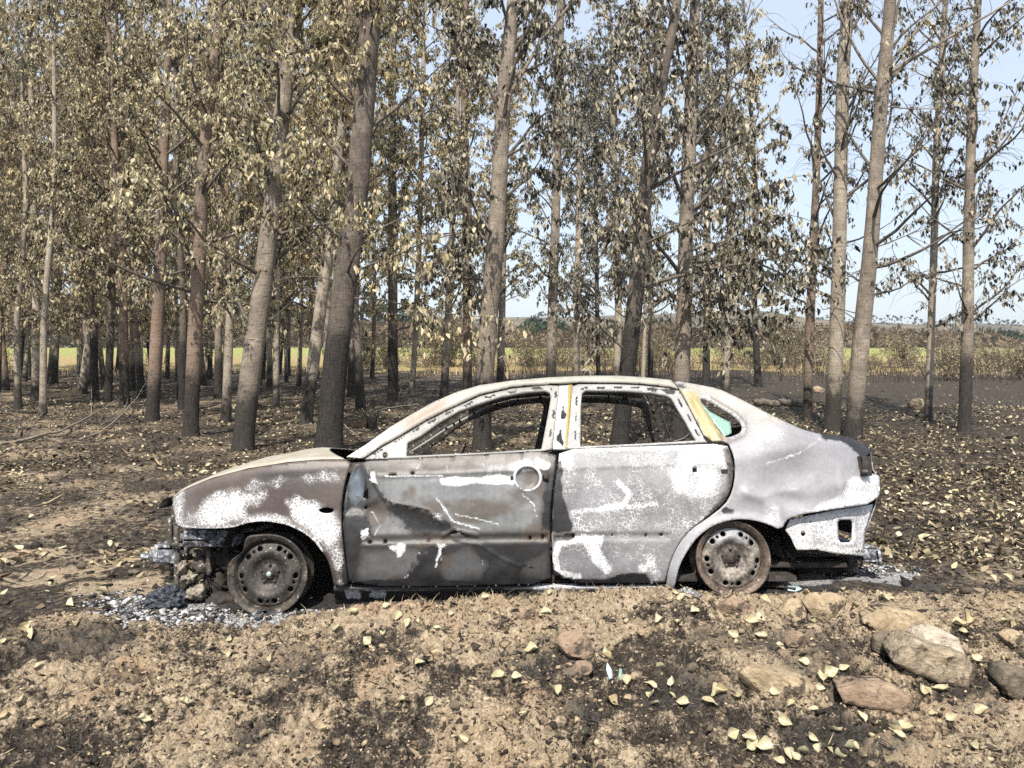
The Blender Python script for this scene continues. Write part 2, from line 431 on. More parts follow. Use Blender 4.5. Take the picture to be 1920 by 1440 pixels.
# field beyond the plantation: straw verge, then green crop
def m_field():
    t = NT('field_crop'); co = t.n('NewGeometry').outputs['Position']
    y = t.n('SeparateXYZ', {0: co}).outputs[1]
    n = t.noise(t.n('Mapping', {'Vector': co, 'Scale': (1, .35, 1)}).outputs[0], .35, 6, .65); nf = t.noise(co, 5, 5, .7)
    yy = t.math('ADD', y, t.math('MULTIPLY_ADD', n, 26, -13))
    straw = t.ramp(nf, [(.3, (.24, .17, .075)), (.7, (.50, .40, .20))]); green = t.ramp(nf, [(.3, (.22, .23, .07)), (.7, (.40, .40, .15))])
    return t.done(t.mix(t.step(yy, 58, 84), straw, green), .9, .1, t.bump(nf, .8, .3))
fx = np.linspace(-260, 260, 131); fy = np.geomspace(41, 175, 40)
FX, FY = np.meshgrid(fx, fy); FY = FY + (fbm(FX*.12, FX*0, oct=3, seed=61) - .5) * 7 * sstep(60, 41, FY)
FZ = -.2 + .30 * sstep(41, 52, FY) + (fbm(FX*.3, FY*.3, oct=3, seed=63) - .5) * .35
FZ[0] = -.6
i0 = (np.arange(39)[:, None] * 131 + np.arange(130)[None]).ravel()
struct(link('field', np_mesh('field', np.stack([FX.ravel(), FY.ravel(), FZ.ravel()], 1), [np.stack([i0, i0+1, i0+132, i0+131], 1)]), m_field(), smooth=True))

# hills on the horizon
def m_hill():
    t = NT('far_hillside'); co = t.n('NewGeometry').outputs['Position']
    n = t.noise(co, .02, 6, .65); nf = t.noise(co, .12, 5, .7)
    col = t.ramp(t.math('ADD', t.math('MULTIPLY', n, .6), t.math('MULTIPLY', nf, .4)), [(.36, (.03, .035, .022)), (.5, (.10, .085, .055)), (.64, (.2, .15, .1))])
    return t.done(col, .95, .1)
hx = np.linspace(-620, 620, 156); hk = np.linspace(0, 1, 24)
HX, HK = np.meshgrid(hx, hk)
prof = np.interp(HX / 620 * F + 960, [-500, 0, 300, 700, 1000, 1250, 1400, 1480, 1600, 1700, 1800, 1920, 2400], [600, 600, 598, 596, 592, 584, 576, 588, 600, 606, 605, 608, 600])
HZ = (CZ + (HOR - prof) / F * 660 * .9) * np.sin(HK * np.pi / 2) + (fbm(HX*.03, HK*9, oct=5, seed=71) - .5) * 7 * np.sin(HK * np.pi) - 1 * (1 - HK)
i0 = (np.arange(23)[:, None] * 156 + np.arange(155)[None]).ravel()
struct(link('hills', np_mesh('hills', np.stack([HX.ravel(), (430 + HK * 230).ravel(), HZ.ravel()], 1), [np.stack([i0, i0+1, i0+157, i0+156], 1)]), m_hill(), smooth=True))
# ------------------------------------------------------------------ the burnt car
CAR_LOC = np.array([0.0, 5.12, -0.06]); ROLL = R(-8.0)
CAR = empty('burnt_car', CAR_LOC, (ROLL, 0, 0))
tag(CAR, 'burnt-out saloon car shell on bare steel wheels, paint turned to white ash and soot', 'car')
_c, _s = math.cos(ROLL), math.sin(ROLL)
HALF = 0.83
_zt = np.linspace(-.3, 1.7, 401)
_gt = np.interp(_zt, [-.3, -.05, 0, .10, .28, .48, .60, .70, .785, 0.86, 1.19, 1.27, 1.5], [.16, .10, .07, .03, .0, .0, .008, .028, .06, .10, .30, .37, .6])
_k = np.exp(-(np.arange(-12, 13) / 5.0)**2); _k /= _k.sum()
_gt = np.convolve(np.pad(_gt, 12, mode='edge'), _k, 'valid')
def S(x, z):
    """lateral position of the near body side"""
    g = np.interp(z, _zt, _gt)
    g = g + .22 * np.clip((-1.35 - x) / .6, 0, 2)**2 + .16 * np.clip((x - 1.55) / .5, 0, 2)**2
    return -HALF + g

def to_local(X, Y, Z):
    y, z = Y - CAR_LOC[1], Z - CAR_LOC[2]
    return X - CAR_LOC[0], y*_c + z*_s, -y*_s + z*_c

def on_side(u, v, off=0.0):
    """photo (u, v) -> car-local point on the body side pushed inwards by off"""
    u = np.asarray(u, float); v = np.asarray(v, float); Y = np.full(u.shape, 4.4)
    for _ in range(25):
        x, y, z = to_local((u-960)/F*Y, Y, CZ - (v-HOR)/F*Y)
        Y = Y + (S(x, z) + off - y) * .9
    x, y, z = to_local((u-960)/F*Y, Y, CZ - (v-HOR)/F*Y)
    return np.stack([x, y, z], -1)

def chaikin(p, n=1):
    p = np.asarray(p, float)
    for _ in range(n):
        q = np.roll(p, -1, 0); p = np.stack([.75*p + .25*q, .25*p + .75*q], 1).reshape(-1, 2)
    return p
def area(p): return .5 * np.sum(p[:, 0]*np.roll(p[:, 1], -1) - np.roll(p[:, 0], -1)*p[:, 1])
def inset(p, d):
    p = np.asarray(p, float)
    if area(p) < 0: p = p[::-1]
    e = np.roll(p, -1, 0) - p; e /= np.linalg.norm(e, axis=1)[:, None] + 1e-9
    n = np.stack([-e[:, 1], e[:, 0]], 1); m = n + np.roll(n, 1, 0)
    m /= np.maximum((m*m).sum(1)[:, None] / 2, .6)
    return p + m * d
def resample(p, sp, closed=True):
    p = np.asarray(p, float); q = np.vstack([p, p[:1]]) if closed else p
    d = np.linalg.norm(np.diff(q, axis=0), axis=1); out = []
    for i in range(len(d)):
        k = max(1, int(round(d[i] / sp)))
        out.append(q[i] + (q[i+1] - q[i]) * (np.arange(k) / k)[:, None])
    return np.vstack(out + ([] if closed else [q[-1:]]))
def inside(u, v, p):
    r = np.zeros(u.shape, bool); x0, y0 = p[:, 0], p[:, 1]; x1, y1 = np.roll(x0, -1), np.roll(y0, -1)
    for a, b, c, d in zip(x0, y0, x1, y1):
        if b == d: continue
        r ^= ((b > v) != (d > v)) & (u < (c - a) * (v - b) / (d - b) + a)
    return r
def dline(u, v, p, closed=False):
    p = np.asarray(p, float); q = np.vstack([p, p[:1]]) if closed else p
    D = np.full(u.shape, 1e9)
    for (a, b), (c, d) in zip(q, q[1:]):
        l = (c-a)**2 + (d-b)**2 + 1e-9; t = np.clip(((u-a)*(c-a) + (v-b)*(d-b)) / l, 0, 1)
        D = np.minimum(D, np.hypot(u - a - t*(c-a), v - b - t*(d-b)))
    return D
def sdp(u, v, p):
    p = np.asarray(p, float); d = dline(u, v, p, True); return np.where(inside(u, v, p), d, -d)
def spot(u, v, p, soft=8, rag=10, fr=.03, seed=1):
    """soft ragged-edged stain: 1 inside polygon p"""
    d = sdp(u, v, p) + (fbm(u*fr, v*fr, oct=4, seed=seed) - .5) * 2.6 * rag
    return sstep(-soft*1.7, soft*1.7, d)
def ell(cu, cv, ru, rv, n=20, rot=0):
    a = np.arange(n) / n * 2 * np.pi; x, y = ru*np.cos(a), rv*np.sin(a); c, s = math.cos(rot), math.sin(rot)
    return np.stack([cu + x*c - y*s, cv + x*s + y*c], 1)

def flat_mesh(poly, holes, sp):
    loops = [resample(poly, sp)] + [resample(h, min(sp, 3)) for h in holes]
    B = np.vstack(loops); E = []; o = 0
    for l in loops:
        E += [(o + i, o + (i+1) % len(l)) for i in range(len(l))]; o += len(l)
    lo, hi = B.min(0), B.max(0)
    gu, gv = np.meshgrid(np.arange(lo[0], hi[0], sp), np.arange(lo[1], hi[1], sp)); gu = gu + (np.arange(gu.shape[0]) % 2)[:, None] * sp * .5
    gu, gv = gu.ravel(), gv.ravel(); ok = inside(gu, gv, loops[0])
    for h in loops[1:]: ok &= ~inside(gu, gv, h)
    gu, gv = gu[ok], gv[ok]; D = np.full(len(gu), 1e9)
    for l in loops: D = np.minimum(D, np.sqrt(((np.stack([gu, gv], 1)[:, None, :] - l[None]) ** 2).sum(-1)).min(1)) if len(gu) else D
    k = D > sp * .62; P = np.vstack([B, np.stack([gu[k], gv[k]], 1)])
    vs, _, fs, *_ = delaunay_2d_cdt([Vector(p) for p in P], E, [], 0, 1e-4, False)
    V = np.array([tuple(x) for x in vs]); T = np.array([list(f) for f in fs])
    c = V[T].mean(1); ok = inside(c[:, 0], c[:, 1], loops[0])
    for h in loops[1:]: ok &= ~inside(c[:, 0], c[:, 1], h)
    T = T[ok]; a = V[T]
    cr = (a[:, 1, 0]-a[:, 0, 0])*(a[:, 2, 1]-a[:, 0, 1]) - (a[:, 1, 1]-a[:, 0, 1])*(a[:, 2, 0]-a[:, 0, 0])
    T[cr > 0] = T[cr > 0][:, ::-1]
    used = np.unique(T); mp = np.zeros(len(V), int); mp[used] = np.arange(len(used))
    return V[used], mp[T]

def panel(name, poly, holes=(), sp=4.0, off=0.0, gap=1.3, disp=None, paint=None, mat=None, thick=.004, parent=None, sm=1, inner=None, far=None):
    p = inset(chaikin(poly, sm), gap)
    V, T = flat_mesh(p, [np.asarray(h, float) for h in holes], sp)
    u, v = V[:, 0], V[:, 1]
    P = on_side(u, v, off)
    if disp is not None: P[:, 1] += disp(u, v)
    me = np_mesh(name, P, [T])
    if paint is not None:
        tint, ash, ch = paint(u, v)
        setattr_c(me, 'tint', tint); setattr_f(me, 'ash', ash); setattr_f(me, 'char', ch)
    o = link(name, me, [mat or M_BURNT, inner or M_SOOT2], parent or CAR, smooth=True)
    md = o.modifiers.new('thickness', 'SOLIDIFY'); md.thickness = thick; md.offset = -1; md.material_offset = 1; md.material_offset_rim = 0; md.use_even_offset = False
    if far is None and parent is None:
        f = o.copy(); COL.objects.link(f); f.scale = (1, -1, 1); f.parent = CAR
    elif far is not None:
        f = o.copy(); COL.objects.link(f); f.parent = far
    return o

def const(u, c): return np.repeat(np.array(c, float)[None], len(u), 0)
def lerp(a, b, t): return a + (np.asarray(b, float)[None] - a) * t[:, None]

def ridge(u, v, line, w, h): return -h * np.exp(-(dline(u, v, line) / w)**2)
def warp(u, v, fr, amp, seed): return (fbm(u*fr, v*fr, oct=3, seed=seed) - .5) * 2 * amp

# ---------- front fender
P_FEND = [(319, 941), (334, 925), (352, 915), (397, 896), (465, 878), (540, 866), (600, 861), (666, 862), (654, 884), (646, 912), (642, 945), (641, 985), (645, 1028), (651, 1070), (655, 1102),
          (625, 1101), (622, 1080), (615, 1053), (602, 1032), (586, 1012), (566, 997), (540, 985), (512, 979), (484, 978), (458, 983), (438, 990), (400, 992), (365, 991), (338, 989), (329, 978)]
def fender_paint(u, v):
    c = const(u, (0.185, 0.165, 0.155))
    top = sstep(60, 5, dline(u, v, [(319, 941), (397, 896), (540, 866), (660, 861)]))
    c = lerp(c, (0.25, 0.235, 0.215), top); c = lerp(c, (0.3, 0.27, 0.235), sstep(14, 2, dline(u, v, [(319, 938), (352, 915), (397, 896), (465, 878), (540, 866), (660, 861)])) * .7)
    c = lerp(c, (0.15, 0.12, 0.118), spot(u, v, ell(520, 935, 40, 26), 12, 12, .03, 3)); c = lerp(c, (0.12, 0.115, 0.115), spot(u, v, ell(560, 890, 70, 16), 12, 12, .03, 4))
    c = lerp(c, (0.27, 0.27, 0.29), sstep(380, 330, u) * .8) * np.array([.56, .50, .485])
    a = .62 * spot(u, v, [(372, 942), (420, 920), (500, 915), (503, 935), (470, 960), (545, 978), (480, 986), (345, 984), (350, 960)], 14, 12, .03, 5)
    a = np.maximum(a, .66 * spot(u, v, [(535, 938), (560, 930), (595, 938), (612, 950), (640, 955), (640, 1000), (618, 1040), (590, 1010), (560, 985), (540, 968)], 12, 10, .03, 6))
    a = np.maximum(a, .40 * spot(u, v, [(430, 915), (520, 888), (640, 880), (640, 905), (560, 905), (470, 930)], 10, 12, .04, 7))
    a = np.maximum(a, .50 * spot(u, v, [(605, 1030), (645, 1000), (648, 1060), (640, 1100), (628, 1095)], 10, 10, .05, 8))
    a = np.maximum(a, .42 * sstep(360, 335, u)); a = np.maximum(a, .52 * sstep(9, 2, dline(u, v, P_FEND[18:], False)))
    ch = .55 * sstep(12, 2, dline(u, v, [(658, 870), (641, 950), (643, 1020), (655, 1102)])) + .5 * spot(u, v, [(640, 1060), (656, 1060), (656, 1104), (636, 1104)], 6, 8, .05, 9)
    return c, a, ch
def fender_disp(u, v):
    d = warp(u, v, .012, .006, 11) + .012 * sstep(14, 0, dline(u, v, P_FEND[18:30])) * -1
    return d + ridge(u, v, [(352, 925), (465, 890), (650, 874)], 9, .005) + .03 * sstep(40, 0, dline(u, v, [(319, 941), (329, 978), (338, 989)])) * 0
FEND = panel('front_fender', P_FEND, [ell(612, 957, 14, 5.5)], 4, 0, 1.2, fender_disp, fender_paint)
# indicator hole lining
# ---------- front door skin
P_FD = [(670, 864), (760, 858), (900, 850), (1046, 842), (1042, 885), (1034, 935), (1032, 1000), (1033, 1050), (1036, 1097), (900, 1101), (655, 1103), (649, 1060), (643, 1000), (643, 955), (647, 918), (656, 886)]
TRIM = [(676, 1017), (690, 1010), (820, 1008), (1025, 1001), (1031, 1006), (1030, 1015), (840, 1018), (690, 1022)]
TEAR = [(684, 925), (688, 880), (700, 905), (716, 932), (735, 944), (770, 948), (805, 957), (830, 982)]
def fd_paint(u, v):
    c = const(u, (.095, .088, .084))
    c = lerp(c, (0.225, 0.235, 0.245), spot(u, v, [(705, 898), (760, 890), (960, 886), (1010, 890), (1016, 940), (1010, 996), (900, 1000), (840, 985), (790, 955), (730, 942), (708, 925)], 8, 4, .03, 12))
    c = lerp(c, (0.2, 0.205, 0.21), spot(u, v, [(690, 960), (720, 952), (760, 985), (770, 1005), (700, 1006), (690, 985)], 6, 5, .04, 13))
    c = lerp(c, (0.24, 0.245, 0.255), spot(u, v, [(668, 1060), (680, 1032), (760, 1028), (800, 1040), (770, 1080), (740, 1092), (672, 1090)], 8, 6, .04, 14))
    c = lerp(c, (0.215, 0.22, 0.23), spot(u, v, [(830, 1040), (880, 1030), (915, 1060), (900, 1085), (840, 1092), (820, 1070)], 9, 7, .04, 15))
    c = lerp(c, (0.15, 0.148, 0.145), spot(u, v, [(980, 1050), (1025, 1035), (1033, 1095), (985, 1085)], 9, 7, .04, 16))
    c = lerp(c, (0.22, 0.2, 0.185), spot(u, v, [(690, 866), (1030, 846), (1020, 872), (960, 880), (720, 890)], 6, 6, .04, 17) * .8)
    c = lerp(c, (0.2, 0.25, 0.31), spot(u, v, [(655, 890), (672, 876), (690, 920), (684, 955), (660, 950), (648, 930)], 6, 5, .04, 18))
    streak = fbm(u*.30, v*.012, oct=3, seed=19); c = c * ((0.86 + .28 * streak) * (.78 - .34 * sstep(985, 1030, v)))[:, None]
    a = .95 * spot(u, v, [(826, 899), (850, 893), (905, 895), (935, 889), (965, 897), (962, 908), (930, 909), (890, 906), (850, 912), (828, 909)], 3, 3, .08, 20)
    a = np.maximum(a, .8 * spot(u, v, [(694, 884), (703, 886), (708, 905), (700, 908), (692, 900)], 2, 4, .1, 21))
    a = np.maximum(a, .85 * spot(u, v, [(728, 1022), (762, 1018), (758, 1036), (748, 1048), (740, 1034), (730, 1030)], 3, 5, .1, 22))
    a = np.maximum(a, .62 * spot(u, v, [(820, 1018), (838, 1018), (832, 1040), (815, 1075), (812, 1050)], 4, 6, .08, 23))
    a = np.maximum(a, .78 * spot(u, v, [(675, 996), (690, 990), (694, 1008), (676, 1012)], 3, 4, .1, 24))
    a = np.maximum(a, .75 * spot(u, v, [(1008, 858), (1034, 870), (1028, 880), (1003, 876)], 3, 6, .1, 25))
    a = np.maximum(a, .55 * sstep(4, 1.2, dline(u, v, [(818, 935), (828, 945), (838, 962), (850, 978), (900, 992)]))); a = np.maximum(a, .52 * sstep(3.5, 1, dline(u, v, [(855, 965), (900, 974), (935, 984)])))
    a = np.maximum(a, .50 * sstep(4, 1, dline(u, v, [(722, 893), (760, 893), (830, 892)]))); a = np.maximum(a, .47 * spot(u, v, [(740, 955), (830, 965), (830, 995), (770, 990)], 6, 10, .06, 26))
    for L in ([(775, 884), (790, 868), (782, 850)], [(842, 890), (838, 872)], [(978, 925), (1000, 945), (1006, 970)], [(696, 960), (712, 985), (700, 1004)], [(903, 1020), (906, 1060)], [(760, 1084), (790, 1050), (786, 1036)]): a = np.maximum(a, .5 * sstep(2.6, .8, dline(u + 3*(fbm(u*.1, v*.1, seed=355)-.5)*2, v, L)))
    a = np.maximum(a, .45 * spot(u, v, [(900, 870), (1010, 855), (1010, 884), (920, 884)], 5, 8, .06, 27))
    ch = .75 * sstep(12, 3, dline(u, v, P_FD[9:14])) + .6 * spot(u, v, [(655, 960), (682, 945), (682, 1100), (655, 1100)], 8, 8, .05, 28)
    ch = np.maximum(ch, .8 * spot(u, v, [(742, 950), (800, 958), (840, 990), (845, 1004), (790, 1000), (755, 985)], 5, 8, .06, 29))
    ch = np.maximum(ch, .85 * spot(u, v, [(915, 1050), (960, 1030), (990, 1040), (1000, 1062), (950, 1085), (905, 1085)], 5, 12, .07, 30))
    ch = np.maximum(ch, .9 * spot(u, v, [(655, 1090), (985, 1086), (990, 1104), (655, 1104)], 4, 5, .06, 31))
    ch = np.maximum(ch, .85 * spot(u, v, [(1018, 890), (1040, 880), (1035, 1000), (1020, 998)], 4, 6, .06, 32))
    for b in [(848, 858, 6, 14), (913, 853, 9, 16), (978, 852, 5, 10)]: ch = np.maximum(ch, .8 * spot(u, v, ell(*b), 3, 5, .08, 33))
    ch = np.maximum(ch, .8 * spot(u, v, [(765, 1065), (790, 1035), (815, 1030), (815, 1085), (770, 1092)], 4, 9, .07, 34))
    ch = np.maximum(ch, .6 * sstep(6, 2, dline(u, v, TEAR)))
    ch = np.maximum(ch, .5 * sstep(26, 4, dline(u, v, P_FD, True)) * (v > 900)); ch = np.maximum(ch, .62 * spot(u, v, [(835, 1018), (900, 1020), (1030, 1015), (1034, 1050), (960, 1040), (900, 1030)], 6, 12, .05, 39))
    ch = np.maximum(ch, .7 * spot(u, v, [(690, 945), (740, 940), (850, 975), (860, 1004), (760, 1000), (700, 975)], 8, 14, .05, 352)); ch = np.maximum(ch, .6 * spot(u, v, [(760, 1030), (830, 1022), (905, 1030), (960, 1050), (1000, 1085), (760, 1092)], 8, 16, .05, 353))
    isl = np.maximum.reduce([spot(u, v, q, 5, 5, .05, 360 + i) for i, q in enumerate(([(668, 1060), (680, 1030), (760, 1026), (800, 1038), (770, 1080), (740, 1092), (672, 1090)], [(690, 958), (720, 950), (762, 983), (772, 1004), (700, 1005)], [(832, 1042), (880, 1030), (915, 1058), (900, 1085), (840, 1092), (822, 1070)], [(980, 1050), (1025, 1035), (1033, 1090), (985, 1083)], [(705, 898), (760, 890), (960, 886), (1012, 890), (1016, 940), (1010, 998), (900, 1000), (845, 982), (790, 955), (730, 942)], [(680, 1008), (1028, 1000), (1028, 1018), (690, 1022)], [(680, 864), (1040, 845), (1030, 884), (700, 890)]))])
    c = c * (.78 + .42 * isl)[:, None]; c = lerp(c, (.105, .078, .06), .7 * sstep(.52, .66, fbm(u*.016, v*.02, oct=4, seed=371)) * (v < 1100))
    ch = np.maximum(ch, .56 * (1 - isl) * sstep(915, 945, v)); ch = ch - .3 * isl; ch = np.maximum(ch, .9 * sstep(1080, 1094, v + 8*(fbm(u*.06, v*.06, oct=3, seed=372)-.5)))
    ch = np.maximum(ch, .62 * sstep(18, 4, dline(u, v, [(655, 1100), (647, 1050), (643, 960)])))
    ch = ch - .45 * spot(u, v, [(830, 1046), (880, 1034), (912, 1058), (900, 1082), (842, 1088)], 5, 6, .05, 354)
    ch = np.maximum(ch, .8 * sstep(2.6, .8, dline(u, v, [(688, 880), (705, 915), (735, 944), (805, 957)]))); ch = np.maximum(ch, .8 * sstep(2.4, .8, dline(u, v, [(845, 1012), (900, 1024), (945, 1052), (1000, 1066)])))
    ch = ch + .55 * (fbm(u*.035, v*.035, oct=5, seed=351) - .42) * (.5 + .8 * sstep(960, 1030, v))
    ch = np.where(a > .6, ch * .2, ch)
    return c, a, ch
def fd_disp(u, v):
    d = warp(u, v, .014, .008, 35) + warp(u, v, .05, .0035, 36)
    d = d + .012 * sstep(4, -4, np.abs(v - (1013 - (u-680)*.014)) - 6) * (u > 676) * (u < 1030)      # trim channel, pressed in
    d = d + ridge(u, v, TEAR, 2.6, .007) + ridge(u, v, [(830, 1005), (850, 994), (875, 1000), (895, 1004)], 3, .012)
    d = d + ridge(u, v, [(850, 1010), (900, 1022), (945, 1050), (975, 1062)], 2.4, .005) + ridge(u, v, [(818, 935), (838, 962), (850, 978), (900, 992)], 2, .003)
    d = d + .014 * spot(u, v, [(690, 955), (760, 955), (850, 995), (850, 1004), (690, 1006)], 10, 6, .03, 37)
    d = d + .010 * sstep(24, 12, np.hypot((u-989)/1.1, v-896)) - .006 * np.exp(-((np.hypot((u-989)/1.08, v-896) - 23)/2.6)**2)
    d = d + ridge(u, v, [(710, 893), (830, 889), (1030, 880)], 3, .006) + .02 * spot(u, v, [(648, 900), (672, 872), (690, 930), (680, 960), (650, 960)], 5, 3, .05, 38)
    return d
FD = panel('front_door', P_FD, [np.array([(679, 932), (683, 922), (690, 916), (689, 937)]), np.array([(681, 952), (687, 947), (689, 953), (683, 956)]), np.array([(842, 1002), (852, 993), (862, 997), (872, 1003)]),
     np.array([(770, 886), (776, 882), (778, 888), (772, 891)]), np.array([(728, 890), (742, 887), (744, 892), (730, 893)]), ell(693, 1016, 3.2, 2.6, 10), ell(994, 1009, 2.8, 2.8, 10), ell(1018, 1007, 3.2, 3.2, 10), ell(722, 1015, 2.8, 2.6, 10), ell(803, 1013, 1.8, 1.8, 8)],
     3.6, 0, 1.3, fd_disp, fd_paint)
# ---------- rear door skin
P_RD = [(1049, 842), (1150, 838), (1260, 834), (1362, 830), (1372, 850), (1377, 885), (1371, 922), (1357, 947), (1322, 974), (1298, 990), (1275, 1017), (1259, 1049), (1250, 1083), (1247, 1097), (1037, 1097), (1034, 1026), (1034, 980), (1038, 912), (1044, 872)]
def rd_paint(u, v):
    c = const(u, (0.264, 0.264, 0.277)); c = lerp(c, (0.29, 0.29, 0.315), spot(u, v, [(1075, 930), (1110, 900), (1160, 895), (1180, 930), (1150, 950), (1110, 965), (1078, 955)], 14, 10, .03, 40))
    c = lerp(c, (0.3, 0.3, 0.32), spot(u, v, [(1055, 1030), (1090, 1015), (1120, 1050), (1110, 1075), (1065, 1070)], 10, 8, .03, 41)); c = lerp(c, (0.3, 0.3, 0.32), spot(u, v, [(1130, 1018), (1245, 1012), (1230, 1045), (1160, 1060)], 10, 8, .03, 42))
    c = lerp(c, (0.343, 0.343, 0.356), sstep(1180, 1260, u) * sstep(980, 1060, v) * .8)
    a = .33 + .12 * fbm(u*.02, v*.02, oct=3, seed=43) + .08 * sstep(900, 850, v) + .06 * sstep(950, 985, v) * sstep(1010, 985, v)
    a = a + .36 * spot(u, v, [(1255, 890), (1285, 862), (1340, 855), (1350, 900), (1335, 925), (1300, 932), (1268, 920)], 8, 7, .04, 44)
    a = a + .26 * spot(u, v, [(1270, 835), (1352, 832), (1356, 870), (1290, 862)], 6, 8, .04, 45) + .25 * sstep(10, 2, dline(u, v, [(1049, 842), (1362, 831)]))
    a = a + .6 * spot(u, v, [(1094, 1006), (1135, 1004), (1122, 1030), (1146, 1066), (1138, 1074), (1112, 1052)], 3, 4, .06, 46)
    a = a + .5 * sstep(8, 3, dline(u, v, [(1095, 1010), (1048, 1020), (1040, 1045), (1046, 1075), (1085, 1082)])) + .5 * spot(u, v, ell(1206, 1066, 8, 6), 3, 2, .06, 47) + .3 * spot(u, v, [(1220, 1040), (1240, 1080), (1230, 1092), (1212, 1060)], 4, 6, .06, 48)
    a = a + .35 * sstep(7, 2, dline(u, v, [(1160, 905), (1180, 925), (1172, 945), (1125, 955)])) + .2 * sstep(6, 2, dline(u, v, [(1075, 960), (1150, 952), (1230, 945)])) + .5 * spot(u, v, [(1049, 842), (1075, 842), (1068, 880), (1050, 860)], 4, 6, .06, 49)
    a = a - .09 - .2 * spot(u, v, ell(1300, 905, 14, 20), 4, 6, .06, 50); c = c * .82
    ch = .95 * spot(u, v, [(1036, 880), (1052, 862), (1054, 930), (1074, 985), (1070, 998), (1034, 996)], 3, 4, .06, 51)
    ch = np.maximum(ch, .9 * spot(u, v, [(1036, 1040), (1040, 1070), (1060, 1083), (1130, 1086), (1180, 1074), (1212, 1076), (1224, 1100), (1036, 1100)], 2.5, 3, .05, 52)); ch = np.maximum(ch, .85 * spot(u, v, [(1358, 842), (1380, 842), (1382, 920), (1365, 948), (1322, 978), (1312, 976), (1350, 940), (1366, 900)], 3, 5, .06, 53))
    ch = np.maximum(ch, .7 * spot(u, v, [(1037, 1003), (1078, 1000), (1078, 1012), (1037, 1016)], 2, 3, .06, 54))
    c = lerp(c, (0.12, 0.085, 0.07), ch * .9); 
    return c, np.where(ch > .5, 0, a), ch * np.where(u > 1300, .62, 1.0)
def rd_disp(u, v):
    d = warp(u, v, .012, .007, 55) + .010 * sstep(3.5, -3.5, np.abs(v - 1006) - 6) * (u > 1037) * (u < 1258)
    d = d + .012 * sstep(27, 12, np.hypot((u-1318)/1.1, v-893)) + ridge(u, v, [(1050, 878), (1200, 872), (1375, 866)], 4, .006)
    return d + ridge(u, v, [(1300, 868), (1320, 864), (1338, 868)], 3, .008)
RD = panel('rear_door', P_RD, [np.array([(1298, 877), (1307, 876), (1308, 885), (1299, 886)]), ell(1075, 1005, 3, 2.6, 10), ell(1211, 1004, 2.6, 2.8, 10), ell(1240, 1003, 3.4, 2.6, 10), ell(1148, 1004, 1.6, 1.6, 8)], 3.6, 0, 1.3, rd_disp, rd_paint)
# ---------- rear quarter: C-pillar, quarter-window frame, haunch and arch lip in one panel
P_QP = [(1258, 712), (1307, 720), (1347, 728), (1373, 740), (1407, 757), (1440, 774), (1473, 791), (1507, 806), (1540, 814), (1573, 817), (1600, 822), (1622, 836), (1638, 846), (1616, 864), (1609, 880), (1640, 888), (1651, 894), (1649, 943), (1560, 956), (1483, 968), (1460, 994),
        (1439, 983), (1415, 976), (1388, 973), (1364, 976), (1336, 985), (1308, 1005), (1289, 1031), (1273, 1060), (1265, 1096), (1262, 1110), (1249, 1110), (1249, 1084), (1258, 1049), (1274, 1017), (1297, 990), (1321, 975), (1358, 948), (1373, 922), (1379, 885), (1374, 852), (1364, 828), (1326, 828), (1302, 780), (1276, 732)]
QW = [(1309, 747), (1325, 750), (1352, 766), (1375, 780), (1391, 797), (1390, 810), (1374, 818), (1358, 821), (1336, 790)]
